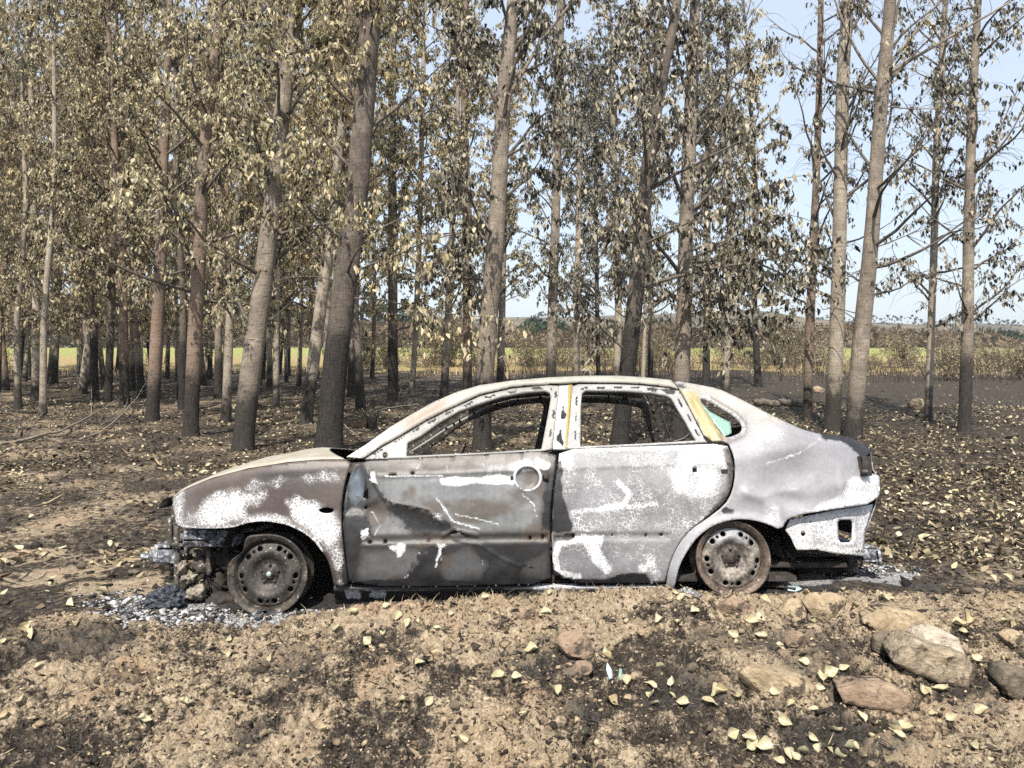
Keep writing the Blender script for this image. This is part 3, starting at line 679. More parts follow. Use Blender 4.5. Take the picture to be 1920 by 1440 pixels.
def qp_paint(u, v):
    c = const(u, (0.37, 0.37, 0.396))
    c = lerp(c, (0.264, 0.264, 0.284), spot(u, v, ell(1475, 880, 50, 26), 22, 10, .02, 60)); c = lerp(c, (0.304, 0.304, 0.323), spot(u, v, [(1385, 850), (1480, 800), (1600, 850), (1600, 900), (1500, 940), (1400, 950)], 20, 14, .02, 61) * .7)  # first tone: greyer oval across the haunch dent
    c = lerp(c, (0.436, 0.409, 0.356), spot(u, v, [(1250, 700), (1350, 720), (1470, 790), (1420, 800), (1395, 780), (1330, 745)], 10, 10, .03, 62))
    c = lerp(c, (0.436, 0.363, 0.172), spot(u, v, [(1276, 728), (1304, 738), (1362, 824), (1330, 830), (1300, 775)], 4, 3, .05, 63))
    c = lerp(c, (0.16, 0.12, 0.09), sstep(4, 1.5, np.abs(dline(u, v, QW, True) - 7) + (u < 1345) * (v > 775) * 3 + (u < 1330) * 6) * .75)
    a = .04 + .14 * fbm(u*.02, v*.02, oct=3, seed=64) + .75 * spot(u, v, [(1590, 900), (1655, 890), (1652, 945), (1500, 965), (1580, 930)], 8, 7, .04, 65) + .22 * spot(u, v, [(1380, 800), (1440, 780), (1500, 830), (1450, 850), (1390, 850)], 10, 14, .03, 66)
    a = a + .3 * spot(u, v, [(1430, 935), (1455, 950), (1470, 985), (1440, 975)], 6, 6, .05, 67) + .2 * sstep(12, 3, dline(u, v, P_QP[20:30])) + .15 * spot(u, v, [(1250, 705), (1340, 722), (1440, 775), (1420, 790), (1340, 748)], 6, 8, .04, 68)
    a = a + .25 * sstep(5, 1, dline(u, v, [(1440, 870), (1500, 850), (1540, 820)]))
    ch = .9 * spot(u, v, [(1537, 812), (1575, 814), (1602, 818), (1645, 830), (1645, 850), (1616, 862), (1604, 848), (1585, 832), (1560, 826), (1545, 826)], 2.5, 3, .07, 69)
    ch = np.maximum(ch, .8 * spot(u, v, [(1352, 958), (1362, 950), (1378, 956), (1374, 963), (1356, 963)], 2, 4, .09, 70)); ch = np.maximum(ch, .75 * spot(u, v, [(1255, 716), (1290, 722), (1285, 732), (1262, 726)], 2, 4, .08, 71))
    ch = np.maximum(ch, .4 * spot(u, v, [(1300, 722), (1340, 730), (1344, 742), (1306, 734)], 4, 6, .1, 72))
    a = np.where(ch > .5, 0, a); c = lerp(c, (0.06, 0.06, 0.065), (ch > .55) * .85)
    return c, a, ch * .8
def qp_disp(u, v):
    d = warp(u, v, .009, .006, 73)
    d = d + .045 * np.exp(-(((u-1485)/62)**2 + ((v-885)/36)**2))                         # big shallow dent in the haunch
    d = d + ridge(u, v, [(1400, 925), (1440, 935), (1455, 955), (1462, 985)], 12, .022) + .02 * np.exp(-(((u-1490)/30)**2 + ((v-940)/16)**2))
    d = d + ridge(u, v, [(1575, 880), (1580, 930)], 5, .008) + ridge(u, v, [(1500, 925), (1560, 912), (1640, 900)], 14, .012)
    d = d + ridge(u, v, [(1380, 860), (1440, 846), (1520, 832), (1600, 830)], 16, .012) + ridge(u, v, [(1440, 925), (1490, 918), (1530, 900)], 7, .008)
    d = d - .016 * sstep(18, 0, dline(u, v, P_QP[20:30]))                                   # arch lip flare
    d = d - .010 * np.exp(-((dline(u, v, QW, True) - 7)/4)**2) * (inside(u, v, inset(np.array(QW, float), -22))) + .012 * (sstep(9, 0, dline(u, v, [(1280, 735), (1330, 826)])))
    return d
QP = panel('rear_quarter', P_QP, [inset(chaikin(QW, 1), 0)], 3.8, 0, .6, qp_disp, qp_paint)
# ---------- A-pillar and cant rail
SIL = [(649, 857), (686, 833), (732, 800), (777, 773), (812, 754), (839, 742), (858, 734), (899, 722), (961, 713), (1030, 707), (1107, 704), (1160, 704), (1207, 707), (1258, 712)]
DRIP = [(1276, 732), (1255, 727), (1200, 721), (1150, 719), (1090, 718), (1050, 721), (1029, 721), (961, 727), (901, 741), (846, 766), (800, 789), (750, 819), (716, 838), (684, 860)]
def rail_paint(u, v):
    c = const(u, (0.422, 0.403, 0.35)); c = lerp(c, (0.33, 0.22, 0.16), spot(u, v, [(765, 785), (835, 748), (838, 760), (790, 788), (756, 806)], 4, 5, .05, 80) * .7)
    a = .18 + .2 * sstep(760, 680, u) + .15 * fbm(u*.03, v*.03, oct=3, seed=81)
    ch = .75 * sstep(5, 1.5, dline(u, v, DRIP)) * (fbm(u*.02, v*.02, oct=2, seed=82) > .36) + .3 * spot(u, v, [(1010, 706), (1050, 703), (1050, 710), (1015, 712)], 2, 3, .1, 83)
    return c, a, ch
RAIL = panel('roof_rail', SIL + DRIP, [], 3.6, .0, .3, lambda u, v: .02 * sstep(6, 0, dline(u, v, DRIP)) + warp(u, v, .02, .003, 84), rail_paint, sm=0)
# ---------- window frames
FW = [(762, 855), (764, 830), (790, 816), (824, 791), (859, 771), (893, 758), (939, 743), (985, 735), (1022, 732), (1031, 735), (1033, 745), (1028, 775), (1015, 842), (900, 849)]
P_FF = [(684, 861), (716, 839), (750, 820), (800, 790), (846, 767), (901, 742), (961, 728), (1029, 722), (1047, 723), (1049, 732), (1044, 770), (1036, 842), (1015, 846), (900, 853), (762, 859)]
def frame_paint(u, v):
    c = const(u, (0.33, 0.323, 0.304)); c = lerp(c, (0.409, 0.396, 0.383), sstep(780, 700, u)); c = lerp(c, (0.25, 0.23, 0.2), spot(u, v, [(790, 812), (830, 785), (840, 792), (800, 825)], 4, 6, .05, 85))
    a = .16 + .22 * fbm(u*.04, v*.04, oct=3, seed=86); ch = .20 + .5 * (fbm(u*.05, v*.05, oct=3, seed=87) - .5)
    for k in range(14):                                                                     # slots the rubber seal clipped into
        t = k / 13; q = np.interp(t, np.linspace(0, 1, len(FS)), [p[0] for p in FS]), np.interp(t, np.linspace(0, 1, len(FS)), [p[1] for p in FS])
        q2 = np.interp(t + .03, np.linspace(0, 1, len(FS)), [p[0] for p in FS]), np.interp(t + .03, np.linspace(0, 1, len(FS)), [p[1] for p in FS])
        ch = np.maximum(ch, .95 * sstep(2.4, 1.0, dline(u, v, [q, q2])))
    return c, a, ch
FS = [(700, 852), (760, 817), (800, 795), (846, 772), (901, 748), (961, 734), (1029, 727), (1043, 735), (1036, 790), (1028, 838)]
FF = panel('window_frame', P_FF, [FW, ell(722, 853, 5, 6, 10)], 3.2, .022, .4, lambda u, v: warp(u, v, .03, .003, 88), frame_paint, parent=FD, sm=0, thick=.03, far=None)
RW = [(1088, 837), (1089, 760), (1091, 737), (1098, 731), (1170, 732), (1225, 736), (1250, 741), (1259, 746), (1306, 826), (1200, 832)]
P_RF = [(1062, 842), (1070, 760), (1073, 724), (1085, 720), (1150, 720), (1200, 722), (1255, 728), (1276, 733), (1302, 781), (1327, 829), (1200, 836)]
FS = FS
def rframe_paint(u, v):
    c = const(u, (0.37, 0.363, 0.35)); a = .22 + .22 * fbm(u*.04, v*.04, oct=3, seed=89); ch = .18 + .5 * (fbm(u*.05, v*.05, oct=3, seed=90) - .5)
    L = [(1078, 830), (1082, 735), (1095, 726), (1200, 727), (1266, 738), (1316, 826)]; D = np.cumsum([0] + [math.dist(a_, b_) for a_, b_ in zip(L, L[1:])])
    for k in range(12):
        s0 = 8 + k * D[-1] / 12; q = [(np.interp(s, D, [p[0] for p in L]), np.interp(s, D, [p[1] for p in L])) for s in (s0, s0 + 14)]
        ch = np.maximum(ch, .95 * sstep(2.2, .9, dline(u, v, q)))
    ch = np.maximum(ch, .8 * sstep(4, 1.5, dline(u, v, [(1276, 733), (1302, 781), (1324, 826)]))); ch = np.maximum(ch, .7 * spot(u, v, [(1200, 722), (1270, 730), (1262, 740), (1215, 730)], 3, 4, .08, 91))
    return c, a, ch
RF = panel('window_frame', P_RF, [RW], 3.2, .022, .4, lambda u, v: warp(u, v, .03, .003, 92), rframe_paint, parent=RD, sm=0, thick=.03)
for dr in (FD, RD):                                     # far doors carry their frames too
    fr = [c for c in dr.children][0]
    fd_ = [o for o in CAR.children if o.data == dr.data and o is not dr][0]
    f2 = fr.copy(); COL.objects.link(f2); f2.parent = fd_
# ---------- B-pillar
P_BP = [(1047, 720), (1074, 720), (1070, 760), (1064, 842), (1036, 842), (1043, 770), (1048, 733)]
def bp_paint(u, v):
    c = const(u, (0.436, 0.416, 0.363)); c = lerp(c, (0.37, 0.277, 0.053), sstep(4.5, 2.5, dline(u, v, [(1069, 722), (1066, 780), (1062, 842)])))
    a = .55 + .2 * fbm(u*.03, v*.03, oct=2, seed=93) - .5 * sstep(5, 2.5, dline(u, v, [(1069, 722), (1062, 842)])); ch = .95 * spot(u, v, [(1052, 760), (1060, 756), (1060, 782), (1052, 784)], 2, 5, .09, 94)
    return c, a, np.maximum(ch, .95 * spot(u, v, [(1046, 806), (1057, 800), (1056, 832), (1046, 830)], 2, 6, .09, 95))
panel('centre_pillar', P_BP, [], 3, .034, .3, lambda u, v: -.008 * np.exp(-((u - (1069 - (v-722)*.055))/3)**2), bp_paint, sm=0, thick=.03)
# ---------- quarter glass: a shard left hanging in the frame
t = NT('cracked_green_glass'); co = t.co(); e = t.vor(co, 55, 'DISTANCE_TO_EDGE')
M_GLASS = t.done(t.mix(t.step(e, .06, .02), (0.17, 0.3, 0.245), (0.277, 0.363, 0.317)), .3, .5, t.bump(e, .3, .003))
panel('quarter_glass', [(1309, 748), (1330, 771), (1352, 783), (1369, 792), (1372, 812), (1358, 819), (1336, 789)], [], 4, .014, 0, None, lambda u, v: (const(u, (0.264, 0.33, 0.297)), 0*u, 0*u), mat=M_GLASS, parent=QP, sm=0, thick=.004, inner=M_GLASS)
# ---------- sill
P_SILL = [(626, 1103), (800, 1103), (1036, 1100), (1248, 1098), (1262, 1106), (1260, 1128), (1000, 1132), (626, 1134)]
def sill_paint(u, v):
    c = const(u, (0.05, 0.05, 0.052)); c = lerp(c, (0.297, 0.31, 0.33), sstep(985, 1020, u) * .9)
    a = .9 * sstep(2.2, .8, np.abs(v - (1106 - (u-626)*.005))) * .5 + .75 * spot(u, v, [(648, 1112), (678, 1110), (676, 1124), (650, 1122)], 2, 5, .1, 96) + .7 * spot(u, v, [(690, 1112), (725, 1110), (722, 1122), (692, 1120)], 2, 5, .1, 97)
    ch = .7 * sstep(1000, 960, u) * sstep(1106, 1112, v) + .8 * spot(u, v, [(1060, 1108), (1110, 1106), (1120, 1130), (1060, 1130)], 3, 6, .06, 98) + .6 * spot(u, v, [(1130, 1100), (1235, 1098), (1230, 1108), (1140, 1108)], 2, 4, .08, 99)
    return c, np.where(u > 1000, .45, a), np.where(a > .4, 0, ch)
panel('sill', P_SILL, [], 4, .03, .4, lambda u, v: .03 * sstep(1110, 1130, v) - .02 * sstep(1110, 1104, v), sill_paint, sm=0, thick=.03)
# ---------- rear lower panel behind the missing bumper
P_RL = [(1472, 994), (1481, 974), (1560, 957), (1638, 945), (1630, 975), (1622, 1000), (1619, 1043), (1560, 1037), (1530, 1030), (1492, 1031), (1484, 1010)]
def rl_paint(u, v):
    c = const(u, (0.363, 0.37, 0.396)); c = lerp(c, (0.277, 0.257, 0.218), sstep(1012, 1022, v + (u-1490)*-.06)); c = lerp(c, (0.28, 0.33, 0.42), sstep(9, 3, dline(u, v, [(1481, 974), (1638, 946)])))
    return c, .44 + .25 * (fbm(u*.03, v*.03, oct=3, seed=101) - .3), .3 * sstep(1010, 1035, v) + .6 * (fbm(u*.06, v*.06, oct=3, seed=102) - .5)
panel('rear_valance', P_RL, [np.array([(1571, 979), (1574, 975), (1594, 975), (1598, 979), (1597, 1012), (1593, 1017), (1576, 1017), (1572, 1012)]), ell(1506, 1001, 4.5, 4.5, 12), ell(1520, 979, 1.8, 1.8, 8)], 3.4, .06, .3,
      lambda u, v: -.010 * np.exp(-((dline(u, v, [(1571, 975), (1598, 975), (1598, 1017), (1571, 1017)], True) - 4)/3)**2) - .015 * sstep(1016, 1030, v + (u-1490)*-.08), rl_paint, sm=0, thick=.006)
def px_at(u, v, yl):
    """car-local point seen at (u, v) on the lengthwise plane y = yl"""
    Y = 4.4
    for _ in range(30):
        x, y, z = to_local((u-960)/F*Y, Y, CZ - (v-HOR)/F*Y); Y += (yl - y) * .95
    return np.array([x, yl, z])

_ico = {}
def ico(sub):
    if sub not in _ico:
        import bmesh
        bm = bmesh.new(); bmesh.ops.create_icosphere(bm, subdivisions=sub, radius=1)
        bm.verts.ensure_lookup_table()
        _ico[sub] = (np.array([v.co[:] for v in bm.verts]), np.array([[v.index for v in f.verts] for f in bm.faces])); bm.free()
    return _ico[sub]
def lump_v(size, seed, sub=3, amp=.35, fr=1.6, facets=0, amp2=.08):
    V, T = ico(sub); n = V
    r = 1 + (fbm(n[:, 0]*fr+7, n[:, 1]*fr+3, n[:, 2]*fr, oct=3, seed=seed) - .5) * 2 * amp + (fbm(n[:, 0]*6+9, n[:, 1]*6+3, n[:, 2]*6, oct=3, seed=seed+5) - .5) * 2 * amp2
    P = n * r[:, None]
    rg = np.random.default_rng(seed)
    for _ in range(facets):                       # plane cuts give broken faces
        d = rg.normal(size=3); d /= np.linalg.norm(d); k = rg.uniform(.55, .85); s = P @ d
        P = P - d[None] * (np.clip(s - k, 0, None) * .92)[:, None]
    return P * np.asarray(size, float), T
def lump_obj(name, loc, size, mat, seed, parent=None, **kw):
    V, T = lump_v(size, seed, **kw); o = link(name, np_mesh(name, V, [T]), mat, parent, smooth=kw.get('facets', 0) == 0); o.location = loc; return o

def loft(name, pts, crown, mat, nx=22, bow=(0, 0), lift=0.0, paint=None, parent=None, thick=.006, noise=.004, seed=1):
    """sheet from a near edge line (car-local points) across to its mirror image"""
    P = np.asarray(pts, float); m = len(P); t = np.linspace(-1, 1, nx)
    k = np.linspace(0, 1, m)[:, None]; hump = (1 - np.abs(t)**2.4)[None]
    cr = np.interp(k[:, 0], np.linspace(0, 1, len(crown)), crown)[:, None]
    X = P[:, 0:1] + hump * (bow[0] * (1-k)**3 + bow[1] * k**3); Y = -P[:, 1:2] * t[None] * -1 * -1
    Z = P[:, 2:3] + cr * hump + lift * k**4 * hump + (fbm(X*5, Y*5, oct=3, seed=seed) - .5) * 2 * noise * hump
    V = np.stack([X, np.broadcast_to(P[:, 1:2] * -t[None], X.shape), Z], -1).reshape(-1, 3)
    i = (np.arange(m-1)[:, None]*nx + np.arange(nx-1)[None]).ravel()
    me = np_mesh(name, V, [np.stack([i, i+nx, i+nx+1, i+1], 1)])
    if paint: 
        c, a, ch = paint(V[:, 0], V[:, 1], np.repeat(k[:, 0], nx)); setattr_c(me, 'tint', c); setattr_f(me, 'ash', a); setattr_f(me, 'char', ch)
    o = link(name, me, [mat, M_SOOT], parent or CAR, smooth=True)
    md = o.modifiers.new('thickness', 'SOLIDIFY'); md.thickness = thick; md.offset = -1; md.material_offset = 1
    return o

def cream(x, y, k):
    return const(x, (.50, .465, .39)), .22 + .35 * (fbm(x*4, y*4, oct=3, seed=111) - .4), .25 * fbm(x*3, y*3, oct=3, seed=112)
def sil_line(line, n, off=0.0):
    p = resample(np.array(line, float), 4, closed=False); q = p[np.linspace(0, len(p)-1, n).astype(int)]; return on_side(q[:, 0], q[:, 1], off)
rl = sil_line([(858, 734), (899, 722), (961, 713), (1030, 707), (1107, 704), (1160, 704), (1207, 707), (1258, 712)], 46); rl[:, 2] -= .004
loft('roof', rl, [.010, .018, .02, .012], M_BURNT, bow=(-.06, .05), paint=cream, seed=5)
def bon_paint(x, y, k):
    c = const(x, (.50, .455, .37)); a = .24 + .35 * (fbm(x*4, y*4, oct=3, seed=113) - .5); return c, a, .15 + .3 * (fbm(x*3, y*3, oct=3, seed=114) - .5)
bl = sil_line([(322, 938), (334, 925), (352, 915), (397, 896), (465, 878), (540, 866), (600, 861), (646, 861)], 46); bl[:, 2] += .003
loft('bonnet', bl, [.02, .05, .068, .066, .05], M_BURNT, bow=(-.10, -.22), lift=.012, paint=bon_paint, noise=.006, seed=8)
tl = sil_line([(1473, 790), (1507, 805), (1540, 813), (1573, 816), (1600, 821), (1622, 835), (1637, 845)], 26); tl[:, 2] -= .002
def boot_paint(x, y, k): return const(x, (0.16, 0.16, 0.165)), .05 + 0*x, .42 + .2 * (k > .3)
BOOT = loft('boot_lid', tl, [.006, .012, .01], M_BURNT, bow=(0, .05), paint=boot_paint, seed=9)
rb = np.array([px_at(1637, 846, tl[-1, 1]), px_at(1642, 880, tl[-1, 1] - .03), px_at(1652, 896, tl[-1, 1] - .04), px_at(1648, 944, tl[-1, 1] - .03), px_at(1624, 1010, tl[-1, 1] - .02)])
rb = np.stack([np.interp(np.linspace(0, 4, 20), range(5), rb[:, i]) for i in range(3)], 1); rb[:, 0] -= .014
loft('rear_panel', rb, [0, 0, 0], M_BURNT, bow=(.05, .05), paint=lambda x, y, k: (const(x, (0.3, 0.29, 0.28)), .4 + 0*x, .5 - .4*k), seed=10)
# tail-lamp recess: dark box with the burnt socket
b = MB(); a0 = px_at(1608, 862, -.66); a1 = px_at(1640, 892, -.66); b.box((a0[0]+.012, -.68, a1[2]), (a1[0]-.02, -.45, a0[2]+.02), .006); lampbox = b.build('lamp_recess', M_SOOT, CAR)
lump_obj('lamp_socket', px_at(1621, 884, -.70), (.022, .02, .014), M_SOOT2, 5, parent=lampbox, sub=2)

# ---------- inner structure
def pbox(b, u0, v0, u1, v1, y0, y1, bev=.004):
    p, q = px_at(u0, v0, y0), px_at(u1, v1, y0); b.box((min(p[0], q[0]), y0, min(p[2], q[2])), (max(p[0], q[0]), y1, max(p[2], q[2])), bev)
b = MB(); b.box((-.95, -.74, .04), (1.62, .74, .075), .004); b.box((-.2, -.74, .075), (-.16, .74, .14)); b.box((.55, -.72, .075), (.62, .72, .20)); b.box((-.95, -.10, .075), (.6, .10, .17), .02)
b.build('floor_pan', M_SOOT, CAR)
b = MB(); b.box((-1.02, -.70, .05), (-.98, .70, .70), .004); b.box((-1.05, -.70, .64), (-.86, .70, .70), .01); b.build('bulkhead', M_SOOT2, CAR)
b = MB(); b.tube([(-.62, -.66, .62), (-.62, .66, .62)], .03, 10); b.box((-.75, -.2, .35), (-.55, .1, .62), .02); b.tube([(-.6, .35, .6), (-.42, .35, .66)], .02, 8)
th = np.linspace(0, 2*np.pi, 25); b.tube(np.stack([-.40 + .06*np.cos(th), .35 + .17*np.sin(th), .67 + .16*np.cos(th)], 1), .010, 6, caps=False); b.build('dashboard_frame', M_SOOT2, CAR)
b = MB(); b.box((1.10, -.68, .10), (1.13, .68, .66), .004); b.box((1.13, -.66, .63), (1.52, .66, .66), .004); b.build('rear_bulkhead', M_SOOT2, CAR)
b = MB(); b.box((1.13, -.62, .10), (1.96, .62, .13), .004); b.box((1.35, -.25, .0), (1.85, .30, .10), .03); b.build('boot_floor', M_SOOT, CAR)
for sy in (1, -1):
    for (u0, u1) in ((436, 646), (1275, 1468)):
        b = MB(); p, q = px_at(u0, 1100, -.55), px_at(u1, 930, -.55); cx = (p[0]+q[0])/2; r = abs(q[0]-p[0])/2 * .98
        aa = np.linspace(0, math.pi, 22); prof = np.stack([cx - r*np.cos(aa), .20 + (r*.98)*np.sin(aa)], 1)
        V = [(x, y, z) for y in (-.76, -.40) for x, z in prof]; n = len(prof)
        V = np.array(V) * [1, sy, 1]; b.addg(V, [(i, i+1, n+i+1, n+i) for i in range(n-1)])
        b.box((cx-r, -.41*sy if sy > 0 else .39, .05), (cx+r, -.39*sy if sy > 0 else .41, .66)); b.build('wheel_arch_liner', M_SOOT, CAR)
b = MB()
for x0, x1 in ((-.9, -.78), ): pass
# radiator-side structure: ashy lamp carrier, columns, cross bar
b = MB(); pbox(b, 343, 994, 438, 1026, -.62, -.44, .006); pbox(b, 343, 1009, 420, 1012, -.632, -.62, .002); hc = b.build('headlamp_carrier', None, CAR)
me = hc.data; n = len(me.vertices)
t = NT('ashy_bracket'); co = t.co(); nn = t.noise(co, 28, 6, .65); n2 = t.noise(co, 70, 4)
M_ASHY = t.done(t.ramp(t.math('ADD', t.math('MULTIPLY', nn, .7), t.math('MULTIPLY', n2, .3)), [(.38, (.03, .03, .034)), (.5, (.14, .145, .165)), (.62, (.55, .55, .57))]), .85, .2, t.bump(nn, .6, .008)); me.materials.append(M_ASHY)
for (u, v) in ((352, 1000), (371, 1001), (386, 1002), (404, 1001), (351, 1019), (380, 1018)):
    b = MB(); p = px_at(u, v, -.622); b.lathe([(0, -.004), (.007, -.004), (.010, 0), (.010, .004)], 10, 'y', p); b.build('lamp_mount', M_SOOT, hc)
b = MB()
def bar(u0, v0, u1, v1, y, r, n=8, seed=0):
    p, q = px_at(u0, v0, y), px_at(u1, v1, y); k = np.linspace(0, 1, 8)[:, None]; P = p + (q-p)*k; P[1:-1] += (np.random.default_rng(seed).random((6, 3))-.5)*r*.9; b.tube(P, r, n, jit=.35)
bar(331, 985, 333, 1122, -.55, .016, seed=1); bar(348, 1024, 352, 1110, -.50, .011, seed=2); bar(393, 1024, 391, 1078, -.52, .015, seed=3); bar(388, 1030, 386, 1085, -.45, .012, seed=4)
bar(318, 1021, 425, 1023, -.60, .009, seed=5); bar(336, 1040, 440, 1044, -.42, .03, seed=6); bar(440, 1000, 512, 985, -.5, .016, seed=7); bar(330, 985, 330, 950, -.5, .02, seed=8); bar(318, 968, 324, 1120, -.35, .02, seed=18)
bar(322, 1035, 334, 1110, -.2, .02, seed=19); b.tube([(-1.86, -.55, .56), (-1.93, 0, .57), (-1.86, .55, .56)], .028, 8); b.tube([(-1.83, -.55, .22), (-1.9, 0, .22), (-1.83, .55, .22)], .028, 8)
b.build('front_frame', M_SOOT2, CAR)
b = MB(); b.box((-1.72, -.42, .12), (-1.10, .40, .50), .05); b.box((-1.60, -.30, .50), (-1.2, .25, .56), .03); b.box((-1.86, -.44, .18), (-1.80, .44, .54), .006); b.build('engine_block', M_SOOT, CAR)
# bumper beam: bowed channel across the nose
b = MB(); e = px_at(300, 1042, -.50); ts = np.linspace(-1, 1, 15)
prof = [(-.05, -.045), (-.05, .045), (-.03, .05), (.045, .05), (.045, .035), (-.028, .033), (-.028, -.033), (.045, -.035), (.045, -.05), (-.03, -.05)]
V = [(e[0] + .02 + dx - .13*(1 - t_*t_), .52*t_, e[2] + dz + .015*math.sin(5*t_)) for t_ in ts for dx, dz in prof]; m = len(prof)
b.addg(V, [(i*m+j, i*m+(j+1) % m, (i+1)*m+(j+1) % m, (i+1)*m+j) for i in range(14) for j in range(m)]); b.add(V[:m], [tuple(range(m))])
b.tube([px_at(266, 1043, -.35), px_at(280, 1043, -.35)], .02, 10)
p, q = px_at(272, 1024, -.505), px_at(324, 1058, -.505); b.box((p[0]+.03, -.515, q[2]+.006), (q[0]+.05, -.505, p[2]-.02), .002)
b.build('bumper_beam', M_ASHY, CAR)
b = MB(); L = [(326, 934), (316, 934), (308, 938), (303, 946), (303, 953)]; P = np.array([px_at(u, v, -.50) for u, v in L])
V = np.concatenate([P + [0, -.02, 0], P + [0, .9, .02]]); b.addg(V, [(i, i+1, 6+i, 5+i) for i in range(4)]); lip = b.build('bonnet_lip', M_SOOT, CAR, True); md = lip.modifiers.new('thickness', 'SOLIDIFY'); md.thickness = .008
# melted castings and burnt rubbish that still hang on the nose
M_CAST = m_plain('melted_alloy', (.03, .026, .022), (.42, .37, .29), 22, .7, .3, .9)
for (u, v, su, sv, sd_) in ((355, 1084, 13, 11, 3), (368, 1112, 19, 14, 4), (343, 1066, 7, 14, 5)):
    p = px_at(u, v, -.56); lump_obj('melted_casting', p, (su/333, .06, sv/333), M_CAST, sd_, CAR, sub=4, amp=.5, fr=2.2, amp2=.28)
for (u, v, su, sv, y, sd_) in ((382, 1060, 22, 18, -.46, 7), (405, 1098, 26, 28, -.42, 8), (430, 1050, 30, 22, -.40, 9), (338, 1100, 18, 22, -.35, 10), (420, 1125, 40, 16, -.50, 12)):
    lump_obj('charred_engine_part', px_at(u, v, y), (su/333, .08, sv/333), M_SOOT2 if sd_ % 3 == 1 else M_SOOT, sd_, CAR, sub=3, amp=.5, fr=2.4, amp2=.2)
b = MB(); rg = np.random.default_rng(4)
for k in range(16):
    u0, v0 = rg.uniform(325, 440), rg.uniform(1005, 1100); P = [px_at(u0 + rg.normal()*6*i, v0 + i*rg.uniform(4, 14), rg.uniform(-.6, -.4)) for i in range(5)]
    b.tube(P, rg.uniform(.002, .006), 5)
b.build('wiring_loom', M_SOOT, CAR)
# ---------- underside at the tail: silencer, pipe, beam stub, axle
b = MB(); p = px_at(1532, 1070, -.30); b.tube([p + [-.16, 0, 0], p + [-.15, 0, 0], p + [.15, 0, 0], p + [.16, 0, 0]], [.06, .085, .085, .06], 16); P = [px_at(u, v, -.5) for u, v in ((1495, 1082), (1525, 1080), (1545, 1086), (1553, 1096), (1560, 1108))]; b.tube(P, .022, 10); b.build('exhaust', M_SOOT, CAR, True)
b = MB(); pbox(b, 1490, 1030, 1618, 1044, -.60, .60, .006); pbox(b, 1590, 1044, 1610, 1074, -.5, -.4, .004); pbox(b, 1478, 1040, 1492, 1068, -.52, -.47, .004); pbox(b, 1462, 1000, 1490, 1052, -.56, -.2, .02); b.build('tail_frame', M_SOOT2, CAR)
b = MB(); p, q = px_at(1619, 1025, -.56), px_at(1655, 1054, -.56)
for t0, t1 in ((q[2], q[2]+.010), (p[2]-.010, p[2])): b.box((p[0], -.56, t0), (q[0]-.03, .56, t1), .002)
b.box((q[0]-.035, -.56, q[2]-.02), (q[0], .56, p[2]-.012), .012); b.box((p[0], -.555, q[2]+.01), (q[0]-.035, -.545, p[2]-.01)); b.build('rear_bumper_beam', M_ASHY, CAR)
WC = {}
for nm, (u, v) in {'front': (503, 1077), 'rear': (1373, 1047)}.items(): WC[nm] = px_at(u, v, -.79)
for nm in WC: b = MB(); b.tube([WC[nm] + [0, .1, 0], WC[nm] * [1, -1, 1] - [0, .1, 0]], .03, 10); b.build('axle', M_SOOT, CAR)

# ---------- wheels: bare pressed-steel rims, no rubber left
def m_steel(name, c0, c1, c2, top):
    t = NT(name); co = t.co(); n = t.noise(co, 14, 6, .65); n2 = t.noise(co, 60, 4); z = t.n('SeparateXYZ', {0: co}).outputs[2]
    col = t.ramp(t.math('ADD', t.math('MULTIPLY', n, .7), t.math('MULTIPLY', n2, .3)), [(.36, c0), (.5, c1), (.64, c2)])
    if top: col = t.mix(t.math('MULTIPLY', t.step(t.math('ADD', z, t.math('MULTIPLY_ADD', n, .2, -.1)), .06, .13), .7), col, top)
    col = t.mix(t.step(n2, .64, .72), col, (.42, .40, .37))
    return t.done(col, .6, .45, t.bump(t.math('ADD', n, n2), .35, .004), .25)
M_RUST = m_steel('rusted_rim', (.045, .034, .028), (.12, .088, .068), (.25, .185, .145), (.03, .026, .023))
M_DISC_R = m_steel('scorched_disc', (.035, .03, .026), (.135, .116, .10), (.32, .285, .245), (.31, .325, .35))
M_DISC_F = m_steel('dark_disc', (.018, .016, .014), (.042, .037, .032), (.08, .07, .061), None)
M_BRONZE = m_steel('bronzed_rim', (.02, .017, .015), (.05, .042, .035), (.17, .138, .108), (.018, .016, .015))  # bronze kept low where light catches the lip; upper rim painted dark, partly soot
M_HUB = m_steel('burnt_hub', (.015, .013, .012), (.05, .042, .036), (.13, .11, .095), None)
M_NUT = m_plain('hub_nut_metal', (.25, .32, .30), (.55, .62, .58), 40, .4, .5, .2, .003, .4)
